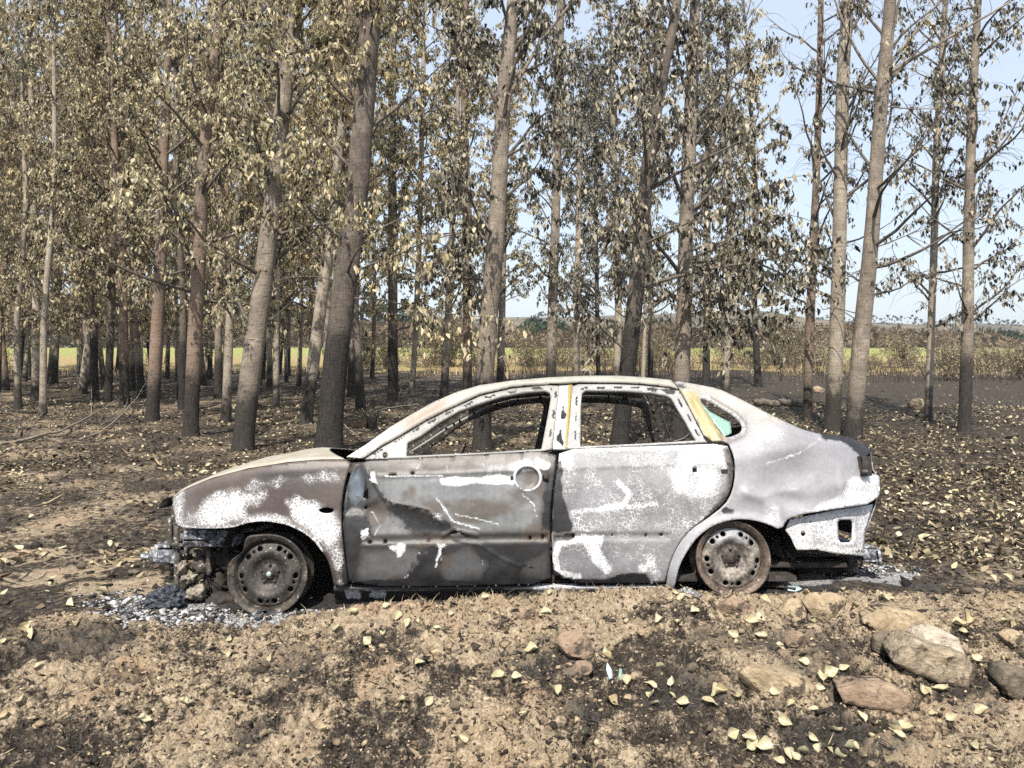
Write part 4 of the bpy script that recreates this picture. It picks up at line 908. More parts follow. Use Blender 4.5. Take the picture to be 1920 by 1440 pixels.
def wheel(centre, kind, far=False):
    front = kind == 'front'; R0 = .222 if front else .209; k = R0 / .21
    def dent(a, r, dx, dy, dz):
        if front and r > .17*k:
            w1 = math.exp(-((a - 1.5*math.pi) / .16)**2); w2 = math.exp(-((a - 2.45) / .22)**2); w3 = math.exp(-((a - 2.1) / .25)**2)
            g = (r - .17*k) / .05; dz += .045*w1*g; dy -= .02*w1*g; dx += .035*w2*g; dz -= .02*w2*g; dz += .02*w3*g; dx -= .012*w3*g
        elif not front and r > .19*k:
            w1 = math.exp(-((a - 1.5*math.pi) / .3)**2); dz += .012*w1
        return dx, dy, dz
    b = MB(); b.lathe([(r*k, d) for r, d in ((.170, .020), (.176, .004), (.180, -.010), (.187, -.018), (.194, -.020), (.201, -.026), (.208, -.028), (.2115, -.022), (.2115, -.012), (.203, -.008), (.197, .0), (.194, .05), (.182, .07), (.182, .125), (.20, .145), (.211, .15), (.211, .158))], 72, 'y', f=dent)
    rim = b.build('wheel', M_BRONZE if front else M_RUST, CAR, True)
    circ = ell(0, 0, 172*k, 172*k, 64); holes = []; ph = R(90) if front else R(92)
    for j in range(5):
        for da, rr in ((-15, 15.5), (0, 7.5), (15, 15.5)):
            a = ph + j*R(72) + R(da); holes.append(ell(143*k*math.cos(a), 143*k*math.sin(a), rr*(.9 if rr > 10 else 1), rr*1.0, 14, a))
    holes.append(ell(0, 0, 24, 24, 24))
    V, T = flat_mesh(circ, holes, 9); r = np.hypot(V[:, 0], V[:, 1]) / 1000 / k
    d = np.interp(r, [0, .045, .066, .078, .094, .112, .124, .134, .15, .16, .172], [.034, .034, .030, .020, .004, -.004, -.003, .003, .010, .012, .022])
    me = np_mesh('disc', np.stack([V[:, 0]/1000, d, -V[:, 1]/1000], 1), [T]); ds = link('disc', me, [M_DISC_F if front else M_DISC_R], rim, True)
    md = ds.modifiers.new('thickness', 'SOLIDIFY'); md.thickness = .004; md.offset = -1
    b = MB(); b.lathe([(0, .012), (.012, .010), (.020, .012), (.024, .018), (.028, .020), (.030, .030), (.060, .033), (.062, .036), (.064, .05)], 32, 'y')
    hub = b.build('hub', M_HUB, rim, True)
    b = MB(); b.lathe([(0, .004), (.010, .004), (.014, .008), (.015, .016)], 14, 'y'); b.build('hub_nut', M_NUT if front else M_HUB, rim, True)
    for j in range(5):
        a = ph + j*R(72); b = MB(); b.lathe([(0, .016), (.006, .016), (.009, .020), (.0095, .034)], 6, 'y', (.050*math.cos(a), 0, .050*math.sin(a))); b.build('wheel_bolt', M_HUB if not front else M_DISC_F, rim)
    b = MB(); b.lathe([(0, .06), (.125, .06), (.13, .065), (.13, .12), (0, .12)], 32, 'y'); b.build('brake_drum', M_SOOT, rim)
    rim.location = centre
    if front: rim.rotation_euler = (0, 0, R(2))
    f = rim.copy(); COL.objects.link(f); f.location = centre * np.array([1, -1, 1]); f.rotation_euler = (0, 0, math.pi); f.parent = CAR
    for c in list(rim.children):
        g = c.copy(); COL.objects.link(g); g.parent = f
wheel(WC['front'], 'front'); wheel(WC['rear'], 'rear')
# side pieces: indicator lining, mirror triangle is part of the frame, door handle ring and lock
b = MB(); p = px_at(989, 896, -.80); p[1] = on_side(np.array([989.]), np.array([896.]))[0, 1] - .004
def ov(a, r, dx, dy, dz): return dx*1.08, dy, dz
b.lathe([(.060, .012), (.064, -.004), (.071, -.007), (.077, -.002), (.078, .010)], 40, 'y', p, f=ov)
M_RING = m_plain('ashy_ring', (.30, .30, .31), (.66, .66, .68), 40, .6, .4, .3); b.build('handle_ring', M_RING, FD, True)
b = MB(); q = p + [-.085, .0, 0]; b.box(q - [.012, .004, .012], q + [.012, .01, .012], .003); b.box(p + [.085, -.010, -.02], p + [.125, .01, .022], .008); b.lathe([(0, -.02), (.009, -.018), (.012, 0)], 12, 'y', p + [.108, -.004, 0]); b.build('door_lock', M_SOOT, FD)
b = MB(); p = on_side(np.array([1358.]), np.array([885.]))[0]; b.box(p - [.02, .004, .014], p + [.022, .01, .016], .004); b.build('door_lock', M_SOOT, RD)
# ------------------------------------------------------------------ poplars
def leaves_mesh(P, D, L, W, rng, fold=.25, r=None):
    """hanging leaves: P base points, D hanging directions, L lengths; six points and two folded faces each"""
    n = len(P); D = D / (np.linalg.norm(D, axis=1)[:, None] + 1e-9)
    r = rng.normal(size=(n, 3)) if r is None else r; A = np.cross(D, r); A /= np.linalg.norm(A, axis=1)[:, None] + 1e-9; N = np.cross(A, D)
    L = L[:, None]; Wd = (L * W[:, None]) * .5; f = rng.uniform(-.4, 1.5, (n, 1)) * fold * 2.4 * Wd; c = rng.uniform(-.5, .8, (n, 1)) * L * .5
    V = np.stack([P, P + D*L*.28 + A*Wd + N*f, P + D*L*.66 + A*Wd*.72 + N*(f*.8 + c*.5), P + D*L + N*c, P + D*L*.66 - A*Wd*.72 + N*(f*.8 + c*.5), P + D*L*.28 - A*Wd + N*f], 1).reshape(-1, 3)
    i = np.arange(n)[:, None] * 6
    return V, np.concatenate([i + np.array([[0, 1, 2, 3]]), i + np.array([[0, 3, 4, 5]])])

def curve(p0, d, L, n, rng, up=.12, wob=.10):
    P = [np.array(p0, float)]; d = np.array(d, float); d /= np.linalg.norm(d)
    for _ in range(n):
        d = d + rng.normal(size=3) * wob + np.array([0, 0, up]); d /= np.linalg.norm(d); P.append(P[-1] + d * L / n)
    return np.array(P)

def trunk_mesh(mb, P, Rr, n, rng):
    """P: path; roundish stem with slight flutes, flared foot"""
    D = np.concatenate([[0], np.cumsum(np.linalg.norm(np.diff(P, axis=0), axis=1))]); m = max(10, int(D[-1] / (.16 if n > 12 else .5)))
    s = np.linspace(0, D[-1], m); Q = np.stack([np.interp(s, D, P[:, i]) for i in range(3)], 1); r = np.interp(s, D, Rr)
    if n > 12:                                      # smooth the traced bends
        for _ in range(10): Q[1:-1] = .25*Q[:-2] + .5*Q[1:-1] + .25*Q[2:]
    r = r * (1 + .30 * np.exp(-s / .13))
    th = np.arange(n) / n * 2 * np.pi; sd = rng.integers(1e6)
    cx, cy = np.cos(th), np.sin(th)
    bmp = (fbm(cx[None]*1.7 + 9, cy[None]*1.7 + 9, s[:, None]*1.6 + 0*cx[None], oct=3, seed=int(sd)) - .5) * .18
    V = Q[:, None, :] + (r[:, None] * (1 + bmp))[:, :, None] * np.stack([np.broadcast_to(cx, (m, n)), np.broadcast_to(cy, (m, n)), np.zeros((m, n))], -1)
    i = np.arange(m-1)[:, None]*n; j = np.arange(n)[None]; k = (j+1) % n
    mb.addg(V.reshape(-1, 3), np.stack([i+j, i+k, i+n+k, i+n+j], -1).reshape(-1, 4)); mb.V[-1][:n, 2] -= .12
    return Q, r

def make_crown(Q, r, rng, nb, hmin, nleaf, lsize, reach=1.0, sparse=0.0, vis_top=1e9, az=None, drop=.9, low=0):
    """branches off the stem path Q; returns (branch MB, leaf V, faces)"""
    mb = MB(); LP = []; LD = []; z = Q[:, 2]; H = z[-1]
    nb = int(nb * 1.35); nleaf = nleaf * 1.9; hs = hmin + (H - hmin - .3) * np.linspace(0, 1, nb)**.9 + rng.uniform(-.25, .25, nb)
    for h in hs:
        i = int(np.clip(np.searchsorted(z, h), 1, len(z)-1)); p0 = Q[i]; fr = (h - hmin) / max(H - hmin, 1)
        a = rng.uniform(0, 2*np.pi) if az is None else az + rng.normal() * 1.0
        el = R(rng.uniform(28, 62)); L = reach * rng.uniform(1.2, 2.5) * (1 - .45*fr); 
        if h < hmin + 1.5: el = R(rng.uniform(5, 40))
        B = curve(p0, (math.cos(a)*math.cos(el), math.sin(a)*math.cos(el), math.sin(el)), L, 8, rng, .05, .11)
        br = min(r[i]*.38, .012 + .011*L); mb.tube(B, np.linspace(br, .003, len(B)), 5, caps=False)
        above = h > vis_top; nt_ = 2 if above else int(rng.integers(8, 13))
        for _ in range(nt_):
            k = rng.uniform(.18, 1.0); q = B[min(int(k*8), 7)] + (B[min(int(k*8)+1, 8)] - B[min(int(k*8), 7)]) * (k*8 % 1)
            dr = rng.normal(size=3) * .8 + (B[-1]-B[0]) / L; tl = rng.uniform(.3, .95) * (1 - .3*k)
            T = curve(q, dr, tl, 5, rng, -.06 - .22*(drop > 1), .16); mb.tube(T, np.linspace(.0055, .0018, 6), 3, caps=False)
            if rng.random() < sparse: continue
            m = int(nleaf * rng.uniform(.4, 1.6) * (.5 if above else 1)); kk = rng.uniform(.1, 1, m)**.8 * 5; j = np.minimum(kk.astype(int), 4)
            pts = T[j] + (T[j+1]-T[j]) * (kk - j)[:, None] + rng.normal(size=(m, 3)) * .035
            LP.append(pts); LD.append(rng.normal(size=(m, 3)) * (.42 if drop <= 1 else .34) + np.array([0, 0, -drop]))
    if not LP: return mb, None, None
    P = np.concatenate(LP); D = np.concatenate(LD); n = len(P)
    V, Fq = leaves_mesh(P, D, rng.uniform(.65, 1.25, n) * lsize, rng.uniform(.26, .58, n), rng, .35)
    return mb, V, Fq

BARK = {'g': M_BARK_G, 'p': M_BARK_P, 'r': M_BARK_R, 'd': M_BARK_D}
LEAF = {'y': M_LEAF_Y, 'g': M_LEAF_G, 's': M_LEAF_S}
def traced_tree(pts, label, bark='g', leaf='y', depth=None, nb=33, hmin=1.7, nleaf=20, lsize=.092, H=12.5, reach=1.0, sparse=.1, seed=0, n=22, group='poplars of the plantation', dead=0, limbs=()):
    """pts: (u, v, width) up the stem as photographed; the depth comes from where its foot meets the ground"""
    rng = np.random.default_rng(1000 + seed)
    if depth is None: depth = ray_ground(pts[0][0], pts[0][1])[0][1]
    X = np.array([(p[0]-960)/F*depth for p in pts]); Z = np.array([CZ - (p[1]-HOR)/F*depth for p in pts]); Rr = np.array([p[2]/F*depth*.46 for p in pts])
    gz = float(gh(np.array([X[0]]), np.array([depth]))[0]); Z[0] = gz
    ly = rng.normal() * .03; Yv = depth + (Z - gz) * ly
    P = np.stack([X, Yv, Z], 1); d = (P[-1] - P[-2]) / np.linalg.norm(P[-1] - P[-2]); d = d*.5 + np.array([0, 0, .6]); d /= np.linalg.norm(d)
    top = max(H - P[-1][2], 1.0)
    for k in (.5, 1.0): P = np.vstack([P, P[-1] + d*top*.5]); Rr = np.append(Rr, Rr[len(pts)-1] * (1 - .42*k*1.6 if k < 1 else .18))
    base = P[0].copy(); root = empty('poplar_tree', base); tag(root, label, 'tree', group)
    mb = MB(); Q, r = trunk_mesh(mb, P - base, Rr, n, rng)
    vis = (HOR + 40) / F * depth + 1.0
    bm_, V, Fq = make_crown(Q, r, rng, nb, hmin, nleaf, lsize, reach, sparse, vis, drop=1.15 if leaf == 'g' else .95)
    XP, XD = [], []
    for (v0, duv, L, rad) in limbs:                 # big limbs the photo shows: start row, heading (sideways, up, away), length, radius
        h = CZ - (v0-HOR)/F*depth - gz; i = int(np.clip(np.searchsorted(Q[:, 2], h), 1, len(Q)-1)); B = curve(Q[i], duv, L, 10, rng, .015, .06); mb.tube(B, np.linspace(rad, rad*.25, 11), 7, caps=False)
        for _ in range(9):
            q = B[rng.integers(3, 11)]; T = curve(q, (B[-1]-B[0])/L + rng.normal(size=3)*.6, rng.uniform(.4, 1.1), 5, rng, .03 if sparse > .5 else -.16, .14); bm_.tube(T, np.linspace(.007, .002, 6), 3, caps=False)
            if sparse < .5:
                m = int(nleaf*2.2); j = rng.integers(0, 6, m); XP.append(T[j] + rng.normal(size=(m, 3))*.045); XD.append(rng.normal(size=(m, 3))*.34 + np.array([0, 0, -1.15]))
    if XP and V is not None:
        XP = np.concatenate(XP); V2, F2 = leaves_mesh(XP, np.concatenate(XD), rng.uniform(.7, 1.3, len(XP))*lsize*1.1, rng.uniform(.28, .6, len(XP)), rng, .35); Fq = np.concatenate([Fq, F2 + len(V)]); V = np.concatenate([V, V2])
    for _ in range(dead):
        h = rng.uniform(1.4, hmin + .6); i = int(np.searchsorted(Q[:, 2], h)); a = rng.uniform(0, 6.28); bm_.tube(curve(Q[i], (math.cos(a), math.sin(a), rng.uniform(.1, .8)), rng.uniform(.5, 1.6), 7, rng, 0, .14), np.linspace(.011, .002, 8), 4, caps=False)
    tr = mb.build('trunk', BARK[bark], root, True)
    if bm_.n: bm_.build('branches', M_TWIG, root, True)
    if V is not None: link('crown', np_mesh('crown', V, [Fq]), LEAF[leaf], root)
    return root

TT = [
 dict(pts=[(615, 850, 54), (627, 700, 50), (648, 520, 48), (667, 400, 46), (680, 250, 42), (690, 120, 42), (698, 0, 40)], label='thickest poplar, soot-black at its foot, rising just behind the bonnet of the car', bark='d', nb=30, nleaf=13, limbs=[(80, (.55, .1, .9), 2.4, .05), (95, (-.5, .2, .9), 2.2, .04), (520, (1, -.1, .35), 2.0, .02), (560, (1, -.2, -.05), 2.2, .016)], hmin=2.30, dead=4),
 dict(pts=[(455, 846, 40), (470, 680, 42), (488, 560, 40), (506, 380, 34), (521, 230, 34), (540, 80, 30), (550, 0, 28)], label='leaning grey poplar with ochre lichen high up, beside the thick black one', bark='g', hmin=1.90, dead=4, limbs=[(180, (.6, 0, .8), 1.6, .025)]),
 dict(pts=[(357, 822, 29), (365, 640, 29), (373, 480, 27), (380, 290, 23), (395, 180, 21), (408, 50, 17), (412, 0, 15)], label='brown poplar with a pale scarred foot, kinked near the top, beyond the fender', bark='r', hmin=2.10),
 dict(pts=[(285, 792, 25), (296, 640, 25), (306, 480, 23), (314, 300, 18), (322, 150, 15), (330, 0, 12)], label='reddish poplar with dark foot, growing next to the long fallen branch', bark='r', hmin=2.10),
 dict(pts=[(234, 762, 18), (231, 600, 18), (226, 430, 17), (216, 300, 14), (205, 100, 10)], label='slim brown poplar with a bright patch low on its stem, beyond the reddish one', bark='r', hmin=2.10),
 dict(pts=[(202, 757, 15), (211, 580, 14), (216, 430, 13), (222, 250, 10)], label='charred narrow poplar whose foot is black up to head height, beside the slim brown one', bark='d', hmin=2.10),
 dict(pts=[(573, 797, 24), (590, 650, 25), (604, 540, 24), (617, 430, 21), (628, 320, 18), (640, 190, 15), (650, 40, 12)], label='pale leaning poplar seen between the two big trunks behind the bonnet', bark='p', hmin=2.30),
 dict(pts=[(903, 842, 36), (907, 720, 37), (920, 560, 37), (934, 400, 35), (943, 200, 30), (958, 60, 26), (964, 0, 24)], label='furrowed grey-brown poplar seen through the front side window and above the roof', bark='g', hmin=1.80, leaf='g', limbs=[(210, (.45, 0, .8), 3.0, .035), (150, (-.6, 0, .7), 1.6, .02)], dead=3),
 dict(pts=[(876, 738, 19), (877, 600, 18), (875, 400, 17), (871, 200, 16), (874, 0, 14)], label='smooth brick-red poplar trunk just before the windscreen pillar, straight and bare below', bark='r', hmin=3.60, H=16),
 dict(pts=[(737, 752, 21), (736, 600, 20), (735, 400, 18), (733, 200, 16), (735, 0, 14)], label='dark upright poplar standing behind the small charred stump', bark='d', hmin=2.10),
 dict(pts=[(1032, 745, 20), (1036, 560, 20), (1041, 400, 18), (1045, 200, 18), (1049, 0, 15)], label='straight poplar rising behind the roof over the front door, hung with grey leaves', bark='g', leaf='g', hmin=2.10, nleaf=16),
 dict(pts=[(1160, 842, 36), (1176, 690, 34), (1191, 560, 32), (1201, 430, 30), (1216, 280, 26), (1241, 140, 22), (1268, 10, 18)], label='sooty forked poplar seen through the rear side window, leaning over the roof', bark='d', leaf='g', hmin=1.60, nleaf=15, nb=30, limbs=[(560, (.9, -.2, .45), 2.8, .035), (520, (-.7, -.1, .8), 1.6, .025), (470, (.8, -.6, .3), 2.2, .02)], dead=3),
 dict(pts=[(1272, 828, 34), (1278, 700, 32), (1283, 560, 31), (1286, 400, 29), (1291, 250, 28), (1298, 120, 23), (1301, 0, 20)], label='pale-topped poplar rising behind the rear quarter window, thick with drooping grey leaves', bark='g', leaf='g', hmin=1.60, nleaf=17, nb=36, reach=1.15, dead=3, limbs=[(560, (.9, -.3, .0), 1.5, .018), (590, (.8, -.5, -.15), 1.3, .015), (520, (.9, .1, .2), 1.7, .02), (480, (.7, -.6, .3), 1.8, .02), (600, (.4, -.9, -.1), 1.2, .014)]),
 dict(pts=[(1513, 790, 17), (1519, 640, 18), (1526, 480, 17), (1534, 350, 14), (1540, 200, 13), (1546, 0, 11)], label='thin red-brown poplar at the end of the fallen log', bark='r', leaf='g', hmin=2.30, sparse=.6, nleaf=9, nb=24),
 dict(pts=[(1560, 808, 31), (1567, 640, 29), (1571, 480, 27), (1573, 300, 25), (1575, 150, 25), (1584, 0, 21)], label='upright pale poplar with ochre lichen, between the fallen log and the leaning furrowed one', bark='p', leaf='g', hmin=2.10, sparse=.6, nleaf=10, nb=28, dead=2),
 dict(pts=[(1598, 818, 33), (1611, 640, 33), (1627, 450, 29), (1637, 250, 26), (1648, 100, 24), (1655, 0, 22)], label='leaning furrowed poplar with long bare limbs, directly behind the boot lid', bark='g', leaf='g', hmin=2.30, sparse=.66, nleaf=10, nb=28, limbs=[(170, (.9, 0, .5), 3.6, .035), (150, (.8, .2, .75), 3.0, .03), (180, (-.55, 0, .8), 2.4, .03), (140, (.2, 0, 1), 2.5, .035), (215, (1, .1, -.1), 1.6, .014), (470, (.9, -.1, .3), 1.6, .014)], dead=2),
 dict(pts=[(1740, 788, 15), (1743, 620, 14), (1746, 450, 14), (1746, 300, 13), (1755, 100, 12), (1760, 0, 10)], label='slender poplar with a jet black foot at the open edge, small loose leaf tufts', bark='p', leaf='g', hmin=1.90, sparse=.45, nleaf=10, nb=30, reach=.85, dead=2),
 dict(pts=[(1808, 810, 24), (1817, 640, 22), (1823, 450, 21), (1832, 250, 18), (1845, 50, 14), (1850, 0, 13)], label='outermost poplar, charred to knee height, with hanging leaf tufts against open sky', bark='g', leaf='g', hmin=1.60, sparse=.35, nleaf=12, nb=34, reach=1.0, limbs=[(350, (.7, 0, .8), 2.2, .02)], dead=2),
 dict(pts=[(1156, 722, 15), (1160, 600, 14), (1158, 420, 13), (1150, 200, 12)], label='narrow sunlit poplar half hidden by the sooty forked one over the roof', bark='p', leaf='g', hmin=3.10, H=15),
 dict(pts=[(1361, 738, 14), (1364, 600, 13), (1366, 430, 12), (1362, 200, 10)], label='narrow clean poplar standing clear of the sloping rear pillar', bark='p', leaf='g', hmin=2.50, nleaf=16),
 dict(pts=[(1323, 735, 15), (1328, 560, 14), (1330, 380, 13), (1334, 200, 11)], label='poplar a little way behind the pale-topped one, seen beside it', bark='g', leaf='g', hmin=2.50, nleaf=16),
 dict(pts=[(1219, 728, 12), (1222, 560, 11), (1218, 350, 10), (1215, 150, 9)], label='thin poplar between the sooty forked trunk and the pale-topped one', bark='g', leaf='g', hmin=2.70),
 dict(pts=[(178, 752, 15), (176, 640, 14), (172, 430, 12), (168, 200, 9)], label='black-footed leaning poplar nearest the heap of curved branches', bark='d', hmin=2.10),
 dict(pts=[(153, 738, 17), (165, 640, 16), (176, 480, 13), (182, 250, 10)], label='pale bent poplar with a sooty knee, leaning toward the thicker row', bark='p', hmin=2.10),
 dict(pts=[(98, 720, 19), (106, 600, 17), (116, 430, 14), (122, 200, 11)], label='pale thick poplar at the end of the outer row with a burnt foot', bark='p', hmin=3.10),
 dict(pts=[(42, 702, 16), (40, 560, 16), (38, 400, 14), (45, 150, 11)], label='dark twin-looking poplar standing apart by the pale grass verge', bark='d', hmin=2.70),
 dict(pts=[(409, 752, 15), (411, 600, 14), (414, 430, 12), (420, 200, 9)], label='narrow poplar between the brown kinked one and the leaning grey one', bark='g', hmin=2.50),
 dict(pts=[(516, 738, 14), (520, 600, 13), (526, 430, 12), (530, 260, 9)], label='slim dark-footed poplar in the gap beside the leaning grey one', bark='g', hmin=2.50),
 dict(pts=[(660, 742, 20), (664, 600, 18), (668, 430, 15)], label='pale poplar peeping out beside the thickest trunk', bark='p', hmin=2.70),
 dict(pts=[(832, 752, 17), (838, 640, 15), (846, 480, 13), (858, 250, 10)], label='crooked black-footed poplar before the brick-red one', bark='g', hmin=2.10),
 dict(pts=[(772, 738, 12), (782, 600, 12), (790, 400, 11), (798, 150, 9)], label='slim yellowish poplar alone against the bright field', bark='p', hmin=2.50),
 dict(pts=[(938, 722, 16), (942, 560, 14), (945, 400, 12)], label='chalky poplar half behind the furrowed grey-brown trunk', bark='p', hmin=3.10),
 dict(pts=[(1080, 722, 14), (1082, 560, 13), (1086, 350, 11)], label='short-looking pale poplar behind the roof, beyond the straight one', bark='p', leaf='g', hmin=2.30),
 dict(pts=[(1122, 718, 9), (1120, 560, 9), (1118, 350, 8)], label='thinnest poplar over the roof with a black foot', bark='d', leaf='g', hmin=2.30),
]
TREES = []; FOOT = []
for k, d in enumerate(TT):
    o = traced_tree(seed=k, **d); TREES.append(o); FOOT.append((o.location.x, o.location.y))

# rows of poplars further in: six patterns, copied
protos = []
for k in range(7):
    rng = np.random.default_rng(500 + k); bk = ['g', 'p', 'p', 'r', 'p', 'd', 'p'][k]
    P = np.array([(0, 0, 0), (rng.normal()*.15, rng.normal()*.15, 2.5), (rng.normal()*.3, rng.normal()*.3, 6), (rng.normal()*.4, rng.normal()*.4, 10), (rng.normal()*.5, rng.normal()*.5, 15)])
    root = empty('poplar_tree', (0, 0, 0)); mb = MB(); Q, r = trunk_mesh(mb, P, np.array([.115, .10, .085, .055, .015]) * rng.uniform(.8, 1.2), 10, rng)
    mb.build('trunk', BARK[bk], root, True); bm_, V, Fq = make_crown(Q, r, rng, 36, 1.6, 11, .112, 1.0, .05, 11)
    bm_.build('branches', M_TWIG, root, True); link('crown', np_mesh('crown', V, [Fq]), M_LEAF_Y, root); protos.append(root)
rng = np.random.default_rng(77); spots = []
for r_ in range(16):
    for c_ in range(56):
        Y = 16.5 + r_*2.5 + rng.normal()*.4; X = -44 + c_*2.1 + r_*.55 + rng.normal()*.35; u = 960 + X/Y*F
        if u < -260 or u > 1440: continue
        keep = 1.0 if u < 640 else (.34 if u < 1000 else .24)
        if (u > 640 and Y > 38) or (u > 1100 and Y > 30) or rng.random() > keep: continue
        if Y > 41.0: continue
        if min((X-a)**2 + (Y-b)**2 for a, b in FOOT) < 1.4**2: continue
        if u > 640 and min(abs(u - (960 + a/b*F)) for a, b in FOOT) < 14: continue
        spots.append((X, Y, u))
GRPS = {0: ('slender khaki-leaved poplar in the crowded far rows beyond the fallen branches', 'far poplars beyond the fallen branches'), 1: ('slender far poplar standing between the car roof and the bright field', 'far poplars over the car roof')}
for i, (X, Y, u) in enumerate(spots):
    if i < len(protos): o = protos[i]
    else:
        p = protos[int(rng.integers(len(protos)))]; o = p.copy(); COL.objects.link(o)
        for ch in p.children: c = ch.copy(); COL.objects.link(c); c.parent = o
    o.location = (X, Y, float(gh(np.array([X]), np.array([Y]))[0])); o.rotation_euler = (rng.normal()*.02, rng.normal()*.035, rng.uniform(0, 6.28)); s = rng.uniform(.82, 1.15); q = s * rng.uniform(.7, 1.0); o.scale = (q, q, s)
    g = GRPS[0] if u < 640 else GRPS[1]; tag(o, g[0], 'tree', g[1])
print('far trees', len(spots))
# ------------------------------------------------------------------ litter, clods, stones, branches, scrub
def in_view(n, y0, y1, rng, p=1.0, margin=.74):
    Y = (y0**(2-p) + rng.random(n) * (y1**(2-p) - y0**(2-p)))**(1/(2-p)) if p != 2 else y0 * (y1/y0)**rng.random(n)
    return (rng.random(n)*2 - 1) * margin * (Y + .3), Y
ug2 = lambda X, Y: 960 + X / Y * F
def under_car(X, Y): return (X > -1.95) & (X < 2.0) & (Y > 4.25) & (Y < 6.0)
rng = np.random.default_rng(11)
# leaf litter over the burnt forest floor
Xs, Ys = [], []
for n, a, b in ((26000, 5.4, 10), (36000, 9.5, 20), (28000, 19, 42)): x, y = in_view(n, a, b, rng, 0.4); Xs.append(x); Ys.append(y)
x, y = in_view(1500, 4.4, 5.6, rng); Xs.append(x); Ys.append(y)
X, Y = np.concatenate(Xs), np.concatenate(Ys)
k = (fbm(X*.9, Y*.9, oct=4, seed=51) + .30*rng.random(len(X)) > .60) & ~under_car(X, Y); k &= ~((ug2(X, Y) < 345) & (Y < 5.6) & (rng.random(len(X)) < .7)); k &= ~((ug2(X, Y) > 1150) & (Y > 22) & (rng.random(len(X)) < .75)); X, Y = X[k], Y[k]; n = len(X)
Z = gh(X, Y) + .004 + .02 * rng.random(n)
a = rng.uniform(0, 6.283, n); D = np.stack([np.cos(a), np.sin(a), rng.normal(size=n)*.38], 1)
rv = np.stack([rng.normal(size=n)*.8, rng.normal(size=n)*.8, np.ones(n)], 1)
V, Fq = leaves_mesh(np.stack([X, Y, Z], 1), D, rng.uniform(.025, .09, n)*rng.uniform(.6, 1.1, n), rng.uniform(.3, .75, n), rng, .45, rv)
M_LIT = m_leaf('leaf_litter', [(0, (.02, .017, .014)), (.35, (.08, .062, .042)), (.6, (.22, .17, .11)), (.84, (.46, .39, .25)), (1, (.66, .58, .39))], .12)
struct(link('leaf_litter', np_mesh('leaf_litter', V, [Fq]), M_LIT), 'stuff')
# crumbs of earth and char
def crumbs(name, X, Y, s, mat, rng, zoff=.15):
    V0, T0 = ico(1); n = len(X); Rm = rng.normal(size=(n, 3, 3)); q, _ = np.linalg.qr(Rm)
    J = V0[None] * (1 + 1.1*(rng.random((n, len(V0), 1)) - .5)) * (s[:, None, None] * rng.uniform(.4, 1.4, (n, 1, 3)))
    P = np.einsum('nij,nkj->nki', q, J) * np.array([1, 1, .6]) + np.stack([X, Y, gh(X, Y) + s*zoff], 1)[:, None, :]
    T = (T0[None] + np.arange(n)[:, None, None] * len(V0)).reshape(-1, 3)
    return struct(link(name, np_mesh(name, P.reshape(-1, 3), [T]), mat), 'stuff')
def m_crumb(name, stops):
    t = NT(name); r = t.n('NewGeometry').outputs['Random Per Island']; co = t.co(); n = t.noise(co, 70, 4, .6)
    return t.done(t.mix(1.0, t.ramp(r, stops), t.ramp(n, [(.3, .55), (.7, 1.3)]), 'MULTIPLY'), .95, .15, t.bump(n, .6, .006))
X, Y = in_view(26000, 2.55, 4.35, rng, 0.6, .76); k = fbm(X*2.5, Y*2.5, oct=3, seed=52) + .3*rng.random(len(X)) > .58; X, Y = X[k], Y[k]
crumbs('soil_crumbs', X, Y, rng.gamma(1.6, .0026, len(X)) + .002, m_crumb('crumb_soil', [(0, (.02, .018, .016)), (.4, (.07, .057, .044)), (.65, (.20, .15, .10)), (1, (.42, .33, .215))]), rng)
X, Y = in_view(14000, 4.3, 17, rng, 1.0, .76); k = ~under_car(X, Y) & ~((ug2(X, Y) < 345) & (Y < 5.6) & (rng.random(len(X)) < .75)); X, Y = X[k], Y[k]
crumbs('char_crumbs', X, Y, rng.gamma(1.7, .0055, len(X)) + .004, m_crumb('crumb_char', [(0, (.012, .011, .011)), (.5, (.045, .038, .032)), (.8, (.12, .095, .07)), (1, (.25, .19, .13))]), rng)
# charred straw, bark bits and twigs lying on the soil
def scraps(name, X, Y, L, W, mat, rng, z=.004, tip=.3):
    n = len(X); a = rng.uniform(0, 6.283, n); D = np.stack([np.cos(a), np.sin(a), rng.normal(size=n)*tip], 1); rv = np.stack([rng.normal(size=n)*.4, rng.normal(size=n)*.4, np.ones(n)], 1)
    V, Fq = leaves_mesh(np.stack([X, Y, gh(X, Y) + z], 1), D, L, W, rng, .3, rv); return struct(link(name, np_mesh(name, V, [Fq]), mat), 'stuff')
M_SCR = m_leaf('charred_scraps', [(0, (.008, .008, .008)), (.55, (.03, .026, .022)), (.8, (.10, .075, .05)), (1, (.34, .26, .16))], .02)
X, Y = in_view(13000, 2.55, 4.4, rng, 0.6, .76); k = fbm(X*3, Y*3, oct=3, seed=54) + .35*rng.random(len(X)) > .62; X, Y = X[k], Y[k]; n = len(X); scraps('charred_straw', X, Y, rng.gamma(2, .009, n) + .008, rng.uniform(.06, .3, n), M_SCR, rng)
X, Y = in_view(9000, 5.0, 18, rng, 0.8, .76); k = ~under_car(X, Y); X, Y = X[k], Y[k]; n = len(X); scraps('floor_twigs', X, Y, rng.gamma(2, .035, n) + .03, rng.uniform(.04, .12, n), M_SCR, rng, .02, .2)
